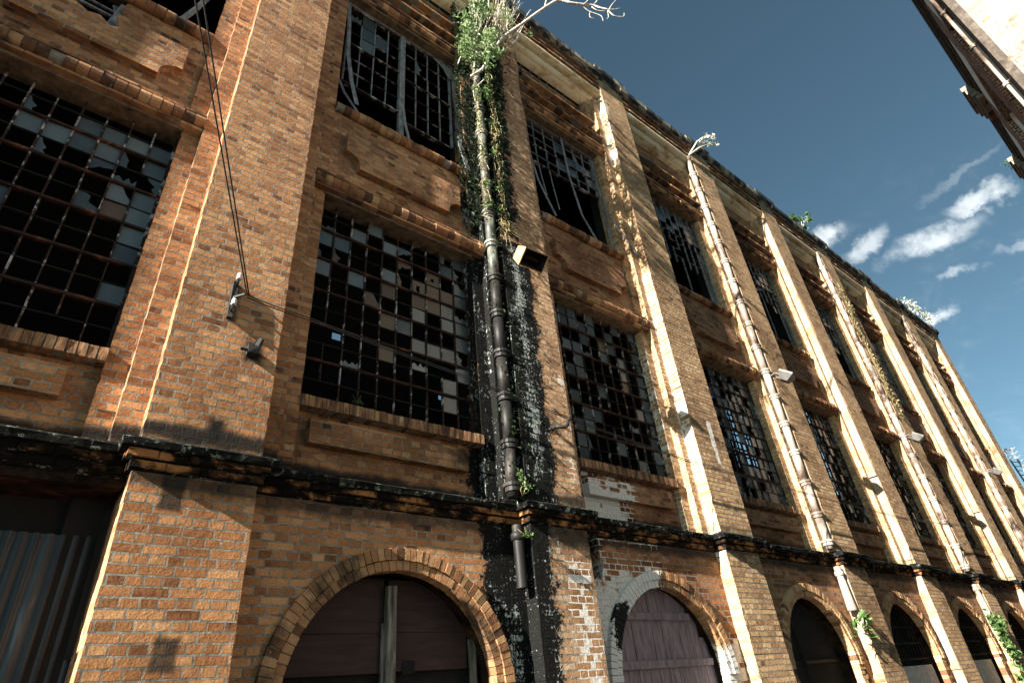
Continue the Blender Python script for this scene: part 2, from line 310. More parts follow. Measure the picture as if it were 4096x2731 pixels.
# ------------------------------------------------------------------ mesh builder
class MB:
    def __init__(s): s.v = []; s.f = []; s.mi = []; s.bk = []
    def add(s, vs, fs, mi=0, bk=None):
        o = len(s.v); s.v += [tuple(q) for q in vs]; r = R.random() if bk is None else bk
        for f in fs: s.f.append([o+i for i in f]); s.mi.append(mi); s.bk.append(r)
    def box(s, x0, x1, y0, y1, z0, z1, mi=0, bk=None, j=0):
        g = lambda: (R.random()-.5)*2*j
        vs = [(x+g(), y+g(), z+g()) for z in (z0, z1) for x, y in ((x0, y0), (x1, y0), (x1, y1), (x0, y1))]
        s.add(vs, [(0, 3, 2, 1), (4, 5, 6, 7), (0, 1, 5, 4), (1, 2, 6, 5), (2, 3, 7, 6), (3, 0, 4, 7)], mi, bk)
    def obox(s, c, size, rot, mi=0, bk=None):
        Mx = rot.to_matrix() if hasattr(rot, 'to_matrix') else rot
        h = Vector(size)/2
        vs = [Vector(c)+Mx @ Vector((a*h.x, b_*h.y, e*h.z)) for e in (-1, 1) for a, b_ in ((-1, -1), (1, -1), (1, 1), (-1, 1))]
        s.add(vs, [(0, 3, 2, 1), (4, 5, 6, 7), (0, 1, 5, 4), (1, 2, 6, 5), (2, 3, 7, 6), (3, 0, 4, 7)], mi, bk)
    def poly_y(s, pts, y0, y1, mi=0, bk=None):
        """outline in x,z given thickness along y (front face at y0)"""
        n = len(pts); vs = [(x, y0, z) for x, z in pts]+[(x, y1, z) for x, z in pts]
        ar = sum(pts[i][0]*pts[(i+1) % n][1]-pts[(i+1) % n][0]*pts[i][1] for i in range(n))
        fr = list(range(n)); bk_ = [2*n-1-i for i in range(n)]
        sd = [(i, n+i, n+(i+1) % n, (i+1) % n) for i in range(n)]
        if ar < 0: fr.reverse(); bk_.reverse(); sd = [tuple(reversed(q)) for q in sd]
        s.add(vs, [fr, bk_]+[tuple(reversed(q)) for q in sd] if False else [fr, bk_]+sd, mi, bk)
    def tube(s, pts, r, n=8, mi=0, bk=None, cap=True):
        pts = [Vector(p) for p in pts]; rs = r if isinstance(r, (list, tuple)) else [r]*len(pts)
        vs = []; ref = Vector((.3, 1, .2)).normalized()
        for i, p in enumerate(pts):
            t = (pts[min(i+1, len(pts)-1)]-pts[max(i-1, 0)]).normalized()
            a = t.cross(ref)
            if a.length < 1e-3: a = t.cross(Vector((1, 0, 0)))
            a.normalize(); b_ = t.cross(a)
            for q in range(n):
                an = 2*PI*q/n; vs.append(p+(a*math.cos(an)+b_*math.sin(an))*rs[i])
        fs = [(i*n+q, i*n+(q+1) % n, (i+1)*n+(q+1) % n, (i+1)*n+q) for i in range(len(pts)-1) for q in range(n)]
        if cap: fs += [tuple(reversed(range(n))), tuple(range((len(pts)-1)*n, len(pts)*n))]
        s.add(vs, fs, mi, bk)
    def lathe(s, c, prof, n=14, mi=0, bk=None):
        """prof: (radius, z) list round the vertical through c"""
        vs = [(c[0]+r*math.cos(2*PI*q/n), c[1]+r*math.sin(2*PI*q/n), z) for r, z in prof for q in range(n)]
        fs = [(i*n+q, i*n+(q+1) % n, (i+1)*n+(q+1) % n, (i+1)*n+q) for i in range(len(prof)-1) for q in range(n)]
        fs += [tuple(reversed(range(n))), tuple(range((len(prof)-1)*n, len(prof)*n))]
        s.add(vs, fs, mi, bk)
    def build(s, name, mats, parent=None, smooth=False):
        me = bpy.data.meshes.new(name); me.from_pydata(s.v, [], s.f)
        for q in (mats if isinstance(mats, (list, tuple)) else [mats]): me.materials.append(q)
        me.polygons.foreach_set('material_index', s.mi)
        a = me.attributes.new('bk', 'FLOAT', 'FACE'); a.data.foreach_set('value', s.bk)
        if smooth: me.polygons.foreach_set('use_smooth', [True]*len(me.polygons))
        me.update()
        bm = bmesh.new(); bm.from_mesh(me); bmesh.ops.recalc_face_normals(bm, faces=bm.faces); bm.to_mesh(me); bm.free()
        o = bpy.data.objects.new(name, me); COL.objects.link(o)
        if parent: o.parent = parent; o.matrix_parent_inverse = parent.matrix_world.inverted()
        return o
def tag(o, label=None, cat=None, group=None, kind=None):
    for a, b in (('label', label), ('category', cat), ('group', group), ('kind', kind)):
        if b: o[a] = b
    return o
def thing(name, label, cat, loc=(0, 0, 0), group=None):
    o = bpy.data.objects.new(name, None); COL.objects.link(o); o.location = loc; o.empty_display_size = .2
    o.matrix_world = Matrix.Translation(loc)
    return tag(o, label, cat, group)

# ------------------------------------------------------------------ the old factory
PR = [-2.57, 1.50, 5.65, 9.73, 13.80, 17.80, 21.88, 25.95, 30.02, 34.0]
PLf = [p-.96 for p in PR]; PLf[1] = .523
SA, SB = .20, .39                 # widths of the two rebates beside each pier
YA, YB, YW, YG = .20, .32, .44, .50
ROW = .077
fac = thing('factory_building', 'derelict long brick factory with tall broken multi-pane windows and arched ground floor', 'building', (15, .6, 0))

def pier_mesh(i):
    L, Rr = PLf[i], PR[i]; mb = MB()
    rough = .004 if i < 3 else .0075
    def run(out, z0, z1):
        n = len(out); vs = []; zs = []
        k0 = math.floor(z0/ROW); z = z0
        cur = None
        while z < z1-1e-6:
            zn = min((math.floor(z/ROW+1e-6)+1)*ROW, z1)
            jit = [(0, 0) if q[1] > .55 else ((R.random()-.5)*2*rough, 0) if q[1] == 0 and i < 3 else ((R.random()-.5)*2*rough, (R.random()-.5)*2*rough*.25) for q in out]
            if R.random() < .10:                       # a spalled arris
                q = R.choice([a for a in range(n) if .4 > out[a][1] > 0] or [0]); jit[q] = (jit[q][0], jit[q][1]+(.012 if q else 0))
            for zz in (z, zn): vs += [(a+b[0], c+b[1], zz) for (a, c), b in zip(out, jit)]; zs.append(zz)
            z = zn
        fs = [(r*n+q, r*n+q+1, (r+1)*n+q+1, (r+1)*n+q) for r in range(len(zs)-1) for q in range(n-1)]
        fs.append(tuple(range(n-1, -1, -1))); fs.append(tuple(range((len(zs)-1)*n, len(zs)*n)))
        fs += [(r*n+n-1, r*n, (r+1)*n, (r+1)*n+n-1) for r in range(len(zs)-1)]
        mb.add(vs, fs)
    upo = [(L-SB, .62), (L-SB, YB), (L-SA, YB), (L-SA, YA), (L, YA), (L, 0), (Rr, 0), (Rr, YA), (Rr+SA, YA), (Rr+SA, YB), (Rr+SB, YB), (Rr+SB, .62)]
    if i == 9: upo = upo[:7]+[(Rr, .62)]
    run(upo, 3.72, 16.02)
    run([(L, .62), (L, 0), (Rr, 0), (Rr, .62)], 0, 3.50)
    return mb
PIER = []
for i in range(10):
    m_ = B_LEFT if i < 2 else B_P2 if i == 2 else B_RIGHT
    PIER.append(pier_mesh(i).build('pilaster', m_, fac))
PIER[2]['label'] = 'pilaster black with algae and white lichen'
# limewashed / rendered flanks of the farther piers
for i in range(4, 10):
    mb = MB(); L = PLf[i]
    def slab(z0, z1, t):
        n = max(2, int((z1-z0)/.35)); zs = [z0+(z1-z0)*q/n for q in range(n+1)]
        vs = []
        for z in zs:
            tt = t+(R.random()-.5)*.008; e = (R.random()-.5)*.01
            vs += [(L-tt, .196, z), (L-tt, .004+e, z), (L+.02, .004+e, z), (L+.02, .196, z)]
        fs = [(r*4+q, r*4+(q+1) % 4, r*4+4+(q+1) % 4, r*4+4+q) for r in range(n) for q in range(4)]
        mb.add(vs, fs+[(3, 2, 1, 0), tuple(n*4+q for q in range(4))])
    if i % 2:
        slab(3.86, 5.93, .022); slab(5.935, 15.2, .075); slab(.2, 3.47, .02); slab(1.55, 2.6, .05)
    else:
        slab(3.86, 9.2, .02); slab(9.5, 15.7, .02); slab(2.0, 3.47, .02)
    mb.build('render_coat', M_RENDER, PIER[i])

def roll(mb, x0, x1, yc, zc, r, pitch=.118, wear=.1):
    n = max(1, round((x1-x0)/pitch)); p = (x1-x0)/n; ang = [(-95+190*q/8)*PI/180 for q in range(9)]
    for q in range(n):
        rr = r*(1+(R.random()-.5)*.08) if R.random() > wear else r*(.86+.06*R.random())
        a, b = x0+q*p+.005, x0+(q+1)*p-.005; dz = (R.random()-.5)*.008; dy = (R.random()-.5)*.010
        vs = [(x, yc-rr*math.cos(t)+dy, zc+rr*math.sin(t)+dz) for x in (a, b) for t in ang]
        mb.add(vs, [(w, w+1, 9+w+1, 9+w) for w in range(8)]+[tuple(range(8, -1, -1)), tuple(range(9, 18)), (0, 9, 17, 8)], 0, R.random())
    vs = [(x, yc-(r-.012)*math.cos(t), zc+(r-.012)*math.sin(t)) for x in (x0, x1) for t in ang]
    mb.add(vs, [(w, w+1, 9+w+1, 9+w) for w in range(8)], 1)
def course(mb, x0, x1, y0, y1, z0, z1, pitch=.245, j=.004, mort=True):
    n = max(1, round((x1-x0)/pitch)); p = (x1-x0)/n
    for q in range(n):
        e = (R.random()-.5)*2*j
        mb.box(x0+q*p+.005, x0+(q+1)*p-.005, y0+e, y1, z0+R.random()*j, z1-R.random()*j, 0, R.random(), j=j*.5)
    if mort: mb.box(x0, x1, y0+.012, y1+.01, z0+.004, z1-.004, 1)

def voussoirs(mb, cx, zs, r0, r1, y0, y1, n, a0=0, a1=PI, wear=.06):
    for q in range(n):
        t0, t1 = a0+(a1-a0)*q/n, a0+(a1-a0)*(q+1)/n; g = .0045/r0
        t0 += g; t1 -= g; e = (R.random()-.5)*.006+(.012 if R.random() < wear else 0); f = (R.random()-.5)*.006; f2 = (R.random()-.5)*.008; sh = R.random(); sh = .05+.2*R.random() if sh < .13 else .50+.45*R.random()
        vs = [(cx+r*math.cos(t), y, zs+r*math.sin(t)) for y in (y0+e, y1) for r, t in ((r0+f2, t0), (r1+f, t0), (r1+f, t1), (r0+f2, t1))]
        mb.add(vs, [(0, 1, 2, 3), (7, 6, 5, 4), (0, 4, 5, 1), (1, 5, 6, 2), (2, 6, 7, 3), (3, 7, 4, 0)], 0, sh)
    m_ = 24; rr0, rr1 = r0+.012, r1-.008
    vs = [(cx+r*math.cos(a0+(a1-a0)*q/m_), y0+.016, zs+r*math.sin(a0+(a1-a0)*q/m_)) for q in range(m_+1) for r in (rr0, rr1)]
    mb.add(vs, [(2*q, 2*q+1, 2*q+3, 2*q+2) for q in range(m_)], 1)
    vs = [(cx+rr0*math.cos(a0+(a1-a0)*q/m_), y, zs+rr0*math.sin(a0+(a1-a0)*q/m_)) for q in range(m_+1) for y in (y0+.016, y1)]
    mb.add(vs, [(2*q, 2*q+1, 2*q+3, 2*q+2) for q in range(m_)], 1)

ZS, RI = 1.78, 1.11
def arch_wall(x0, x1, cx):
    """ground-floor wall with a round-headed opening, a closed solid"""
    mb = MB(); r = RI+.10; n = 28; y0, y1 = YA, .62; z1 = 3.50
    A = [(cx-r*math.cos(PI*q/n), ZS+r*math.sin(PI*q/n)) for q in range(n+1)]
    top = [(x0, ZS)]+[(x0+(x1-x0)*q/(n-2), z1) for q in range(n-1)]+[(x1, ZS)]
    quads = [[(x0, 0), (cx-r, 0), (cx-r, ZS), (x0, ZS)], [(cx+r, 0), (x1, 0), (x1, ZS), (cx+r, ZS)]]
    quads += [[A[q], A[q+1], top[q+1], top[q]] for q in range(n)]
    ids = {}; pts = []
    def idx(p):
        kk = (round(p[0], 5), round(p[1], 5))
        if kk not in ids: ids[kk] = len(pts); pts.append(p)
        return ids[kk]
    F = [[idx(p) for p in q] for q in quads]
    def orient(f):
        a = sum(pts[f[i]][0]*pts[f[(i+1) % 4]][1]-pts[f[(i+1) % 4]][0]*pts[f[i]][1] for i in range(4)); return f if a > 0 else f[::-1]
    F = [orient(f) for f in F]; ed = {}
    for f in F:
        for i in range(4): ed[(f[i], f[(i+1) % 4])] = 1
    m_ = len(pts); vs = [(x, y0, z) for x, z in pts]+[(x, y1, z) for x, z in pts]
    mb.add(vs, F+[[m_+q for q in f[::-1]] for f in F]+[(b, a, m_+a, m_+b) for a, b in ed if (b, a) not in ed])
    return mb

def cut(o, pts, y0, y1):
    """knock a real hole through a wall (boolean, applied at once)"""
    c = MB(); c.poly_y(pts, y0, y1); co_ = c.build('cutter', M_DARK)
    md = o.modifiers.new('hole', 'BOOLEAN'); md.operation = 'DIFFERENCE'; md.solver = 'EXACT'; md.object = co_
    dg = bpy.context.evaluated_depsgraph_get(); me = bpy.data.meshes.new_from_object(o.evaluated_get(dg))
    o.modifiers.clear(); old = o.data; o.data = me; bpy.data.objects.remove(co_, do_unlink=True)

def ragged(cx, cz, rx, rz, n=16, amp=.25, seed=0):
    q = random.Random(seed)
    return [(cx+rx*math.cos(2*PI*i/n)*(1-amp*q.random()), cz+rz*math.sin(2*PI*i/n)*(1-amp*q.random())) for i in range(n)]

def shard(mb, x0, x1, z0, z1, y, mi, kind=None):
    """what is left of a broken pane"""
    w, h = x1-x0, z1-z0; kd = kind or R.choice('abcdeh')
    if kd == 'h' and R.random() < .8: kd = R.choice('bcde')
    J = lambda a: a*(.75+.5*R.random())
    if kd == 'a': pts = [(0, 0), (1, 0), (1, J(.55)), (.8, J(.3)), (.62, J(.5)), (.45, J(.25)), (.2, J(.42)), (0, J(.3))]
    elif kd == 'b': pts = [(0, 0), (J(.5), 0), (J(.3), .3), (J(.42), .5), (J(.2), .72), (.1, 1), (0, 1)]
    elif kd == 'c': pts = [(1, 0), (1, 1), (.3, 1), (J(.5), .8), (.72, J(.6)), (J(.6), .35), (.85, .1)]
    elif kd == 'd': pts = [(0, 1), (0, .25), (J(.2), .4), (J(.35), .62), (J(.55), .55), (.75, J(.75)), (1, .7), (1, 1)]
    elif kd == 'e': pts = [(0, 0), (1, 0), (1, .35), (J(.7), .55), (.55, J(.85)), (.35, 1), (0, 1)]
    else:                                                    # a stone hole through a nearly whole pane: four pieces
        cx, cz = .35+.3*R.random(), .35+.3*R.random(); hole = [(min(.97, max(.03, cx+(.10+.34*R.random()*R.random()+.05*(t % 2))*math.cos(t*PI/4+.2))), min(.97, max(.03, cz+(.10+.40*R.random()*R.random())*math.sin(t*PI/4+.2)))) for t in range(8)]
        fr = [(1, cz), (1, 1), (cx, 1), (0, 1), (0, cz), (0, 0), (cx, 0), (1, 0)]; bk_ = R.random()
        for t in range(8):
            a, b, c, d_ = hole[t], hole[(t+1) % 8], fr[(t+1) % 8], fr[t]
            mb.poly_y([(x0+w*q[0], z0+h*q[1]) for q in (d_, c, b, a)], y, y+.004, mi, bk_)
        return
    mb.poly_y([(x0+w*a, z0+h*b) for a, b in pts], y, y+.004, mi)

def window_grid(parent, x0, x1, z0, z1, nc, rows, pattern, heavy=2, m_bar=None, skip=None, name='window', yg=YG):
    """steel multi-pane window: frame with bars (part) and its panes (sub-part). pattern rows run from the top:
       '#' dusty pane, 'o' brown pane, '.' empty, letters a-e,h broken pane, upper case the same in brown"""
    fb = MB(); gl = MB(); pw, ph = (x1-x0)/nc, (z1-z0)/rows
    fb.box(x0-.01, x0+.022, yg-.022, yg+.03, z0, z1); fb.box(x1-.022, x1+.01, yg-.022, yg+.03, z0, z1)
    fb.box(x0-.01, x1+.01, yg-.026, yg+.034, z0-.02, z0+.022, 1); fb.box(x0-.01, x1+.01, yg-.026, yg+.034, z1-.022, z1+.02, 1)
    for r in range(1, rows):
        z = z1-r*ph
        if skip and skip(.5, r): continue
        hv = r % heavy == 0
        w = .015 if hv else .005
        fb.box(x0+.023, x1-.023, yg-(.030 if hv else .008), yg+.02, z-w, z+w, 1 if hv else 2, j=.002)
    for c in range(1, nc):
        x = x0+c*pw
        for r in range(rows):
            if skip and skip(c, r+.5): continue
            if R.random() < .03: continue
            fb.box(x-.008+(R.random()-.5)*.004, x+.008+(R.random()-.5)*.004, yg-.016, yg+.018, z1-(r+1)*ph+.009, z1-r*ph-.009, 0, j=.0015)
    for r in range(rows):
        row = pattern[r] if r < len(pattern) else '.'*nc
        for c in range(nc):
            ch = row[c] if c < len(row) else '.'
            if ch == '.' : continue
            a, b, lo, hi = x0+c*pw+.010, x0+(c+1)*pw-.010, z1-(r+1)*ph+.010, z1-r*ph-.010
            t = (R.random()-.5)*.010
            if ch in '#o':
                y = yg+.004; tx = (R.random()-.5)*.012; tz = (R.random()-.5)*.012
                vs = [(a, y+tx, lo), (b, y-tx, lo), (b, y-tx+tz, hi), (a, y+tx+tz, hi)]; vs += [(q[0], q[1]+.004, q[2]) for q in vs]
                gl.add(vs, [(0, 1, 2, 3), (7, 6, 5, 4), (0, 4, 5, 1), (1, 5, 6, 2), (2, 6, 7, 3), (3, 7, 4, 0)], 1 if ch == 'o' else 0)
            else: shard(gl, a, b, lo, hi, yg+.004, 1 if ch.isupper() else 0, ch.lower())
    w = fb.build(name, m_bar or [M_BAR, M_RUST, M_DARK], parent)
    if gl.v: gl.build('glass', [G_GREY, G_BROWN], w)
    return w

W_PAT = {0: ['..........', '.#a.b.####', '....####h#'[:10], '.#...b.dac', '.#......e#', '...#b..eo#', '#.a##....#', '.........#', '..........', '.........#', '..........', '..........'],
         1: ['...#..D.b#', 'a.#.#h..#b', '##...H.O.e', 'bB..#HHoo#'.replace('O', 'o'), '#.#.o.oo#a', '...H..#.##', '....o#...#', '......###b', '....o.a..#', '..a.....#.', '........#.', '..........'],
         2: ['b##.#..#.#', '#####.#..c', '...#.o#..#', '.##a.#.#.c', '..#....#.#', '.##....o.#', '....#....#', '.#......##', '..##...a.c', '.##......#', '.#b..#...#', '.#.....#.#'],
         3: ['h#.#h#.##d', '##h#.##a##', '#h##.b##.#', '.#h####c##', '####.#h###', '.#a#b##.##', '#..#.#.###', 'b##...#.##', '#.h.#..###', '.#..####b#', '#.#.##.###', '..#..#####'],
         4: ['d.#o..o###', '.#oo.o####', '.o.oo.##b#', '..#.#..###', '.#..#o.#.#', '#..#..#.##', '..#o.#..##', '.#...#.#.#', '..#.#...##', '#....#...#', '..#...#..#', '.........#']}
def rand_pat(n, rows, p):
    return [''.join(R.choice('####abcde') if R.random() < p else '.' for _ in range(n)) for _ in range(rows)]

HM = []   # hood moulds
for b in range(9):
    bl, br = PR[b]+SB, PLf[b+1]-SB; al, ar = PR[b]+SA, PLf[b+1]-SA; pl, pr = PR[b], PLf[b+1]
    cx = (pl+pr)/2-.03
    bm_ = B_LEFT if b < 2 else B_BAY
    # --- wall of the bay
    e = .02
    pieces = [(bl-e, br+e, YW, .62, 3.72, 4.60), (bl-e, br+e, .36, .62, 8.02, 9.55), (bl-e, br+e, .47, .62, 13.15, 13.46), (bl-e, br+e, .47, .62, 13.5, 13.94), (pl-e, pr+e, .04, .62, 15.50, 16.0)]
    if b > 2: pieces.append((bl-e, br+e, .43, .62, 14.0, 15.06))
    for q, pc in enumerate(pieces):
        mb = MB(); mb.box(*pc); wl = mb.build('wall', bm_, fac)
        if b == 0 and q == 1: cut(wl, [(-1.75, 9.62), (-1.55, 9.02), (-1.32, 8.98), (-1.12, 8.86), (-1.0, 8.90), (-.88, 8.80), (-.80, 8.86), (-.86, 9.02), (-.80, 9.2), (-.87, 9.35), (-.82, 9.62)], .2, .9)
    pxl, pxr = bl+.21, br-.21
    notchL = [(pxl, 9.08), (pxl, 8.66), (pxl+.07, 8.66)]+[(pxl+.07+.15*math.sin(t*PI/10), 8.66-.17*(1-math.cos(t*PI/10))-.02) for t in range(1, 6)]+[(pxl+.22, 8.40)]
    pts = notchL+[((pxl+pxr)-x, z) for x, z in reversed(notchL)]
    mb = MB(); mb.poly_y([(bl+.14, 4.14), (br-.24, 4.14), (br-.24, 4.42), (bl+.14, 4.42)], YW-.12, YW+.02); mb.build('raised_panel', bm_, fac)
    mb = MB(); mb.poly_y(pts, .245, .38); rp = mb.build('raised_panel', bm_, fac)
    if b == 0:
        cut(rp, [(-1.75, 9.62), (-1.55, 9.02), (-1.32, 8.98), (-1.12, 8.86), (-1.0, 8.90), (-.88, 8.80), (-.80, 8.86), (-.86, 9.02), (-.80, 9.2), (-.87, 9.35), (-.82, 9.62)], .1, .9)
        fb = MB(); fb.obox((-.90, .40, 9.10), (.07, .03, .75), Euler((0, .10, 0)), 0); fb.obox((-1.3, .42, 9.2), (.9, .03, .035), Euler((0, .02, 0)), 0); fb.obox((-1.3, .46, 9.36), (.9, .03, .02), Euler((0, .03, 0)), 0); fb.poly_y([(-.98, 9.45), (-.86, 9.5), (-.84, 9.2), (-.93, 9.3)], .44, .445)
        fb.build('exposed_steel', M_STRIP, fac)
    # --- sills, rolls and hoods
    mb = MB()
    course(mb, bl, br, YB-.04, .55, 4.52, 4.655, .078, .006)
    mb.build('window_sill', [M_SILL, M_MORT], fac)
    mb = MB()
    mb.box(bl-.01, br+.01, YB-.02, .60, 7.70, 7.745, 2)                       # lintel
    course(mb, al, ar, YA+.025, .5, 7.74, 7.782, .235)
    roll(mb, al, ar, .26, 7.885, .092)
    course(mb, al, ar, YA+.02, .5, 7.992, 8.03, .235)
    mb.build('hood_mould', [M_MOULD, M_MORT, M_LINT], fac)
    mb = MB()
    roll(mb, bl, br, .335, 9.61, .095)
    mb.box(bl-.01, br+.01, .33, .60, 9.70, 9.735, 1)
    mb.build('sill_roll', [M_MOULD, M_MORT], fac)
    mb = MB()
    mb.box(bl-.01, br+.01, YB-.02, .60, 12.88, 12.925, 2)
    course(mb, al, ar, .25, .5, 12.93, 12.975, .235); roll(mb, al, ar, .27, 13.06, .078); course(mb, al, ar, .19, .5, 13.14, 13.19, .235)
    for z0, xa, xb in ((13.46, al, ar), (13.94, bl-.02, br+.02)):
        course(mb, xa, xb, .30, .5, z0-.075, z0-.005, .118); course(mb, xa, xb, .165, .5, z0, z0+.07, .235, .006)
    mb.build('hood_mould', [M_MOULD, M_MORT, M_LINT], fac)
    # --- plastered beam with its cove, frieze courses
    mb = MB()
    prof = [(.60, 15.02), (.30, 15.02), (.30, 15.09)]+[(.30-.13*math.sin(t*PI/12), 15.09+.15*(1-math.cos(t*PI/12))) for t in range(1, 7)]+[(.20, 15.243), (.24, 15.265)]
    vs = [(x, y, z) for x in (al-.02, ar+.02) for y, z in prof]; n = len(prof)
    mb.add(vs, [(w, w+1, n+w+1, n+w) for w in range(n-1)])
    prof = [(.60, 15.262), (.25, 15.262), (.22, 15.30)]+[(.16-.14*math.cos(t*PI/180), 15.395+.13*math.sin(t*PI/180)) for t in range(-72, 80, 18)]+[(.06, 15.53)]
    vs = [(x, y, z) for x in (pl-.01, pr+.01) for y, z in prof]; n = len(prof)
    mb.add(vs, [(w, w+1, n+w+1, n+w) for w in range(n-1)])
    mb.build('plaster_beam', M_PLAST, fac, True)
    mb = MB()
    course(mb, pl, pr, .0, .3, 15.535, 15.605, .235, .008); course(mb, pl, pr, -.012, .3, 15.70, 15.77, .235, .01); course(mb, pl, pr, -.045, .3, 15.915, 15.985, .12, .012)
    mb.build('frieze', [M_MOULD, M_MORT], fac)
    # --- ground floor
    if b >= 1:
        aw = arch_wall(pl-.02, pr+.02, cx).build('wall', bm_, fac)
        if b == 2: cut(aw, [(pl+.10, 3.46), (pl+.36, 3.47), (pl+.40, 3.38), (pl+.33, 3.30), (pl+.42, 3.22), (pl+.44, 3.12), (pl+.38, 3.02), (pl+.30, 2.98), (pl+.22, 2.93), (pl+.12, 2.94), (pl+.09, 3.1)], .1, .9)
        mb = MB()
        voussoirs(mb, cx, ZS, RI, RI+.092, .155, .30, 46)
        voussoirs(mb, cx, ZS, RI+.097, RI+.215, .135, .30, 54)
        for sx in (-1, 1):
            z = ZS
            while z > .1:
                a, b_ = sorted((cx+sx*RI, cx+sx*(RI+.15+.08*(round(z/.077) % 2))))
                mb.box(a, b_, .165+R.random()*.01, .30, z-.072, z, 0, R.random(), j=.003); z -= .077
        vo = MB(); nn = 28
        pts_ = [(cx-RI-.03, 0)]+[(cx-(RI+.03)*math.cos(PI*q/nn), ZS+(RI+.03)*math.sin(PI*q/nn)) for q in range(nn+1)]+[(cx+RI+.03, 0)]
        vo.add([(x, y, z) for x, z in pts_ for y in (.30, .62)], [(2*q, 2*q+1, 2*q+3, 2*q+2) for q in range(len(pts_)-1)]); vo.build('arch_soffit', M_SOOT_SHADE, fac)
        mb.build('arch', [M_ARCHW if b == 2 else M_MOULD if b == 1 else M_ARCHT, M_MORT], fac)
    else:
        mb = MB(); mb.box(pl-.02, pr, YA+.02, .9, 3.40, 3.50, 0); mb.build('lintel', M_SOOT_SHADE, fac)
    # --- upper and lower windows
    low = W_PAT.get(b) or rand_pat(10, 12, .45)
    window_grid(fac, bl+.01, br-.01, 4.72, 7.74, 10, 12, low)
HOLE0 = None

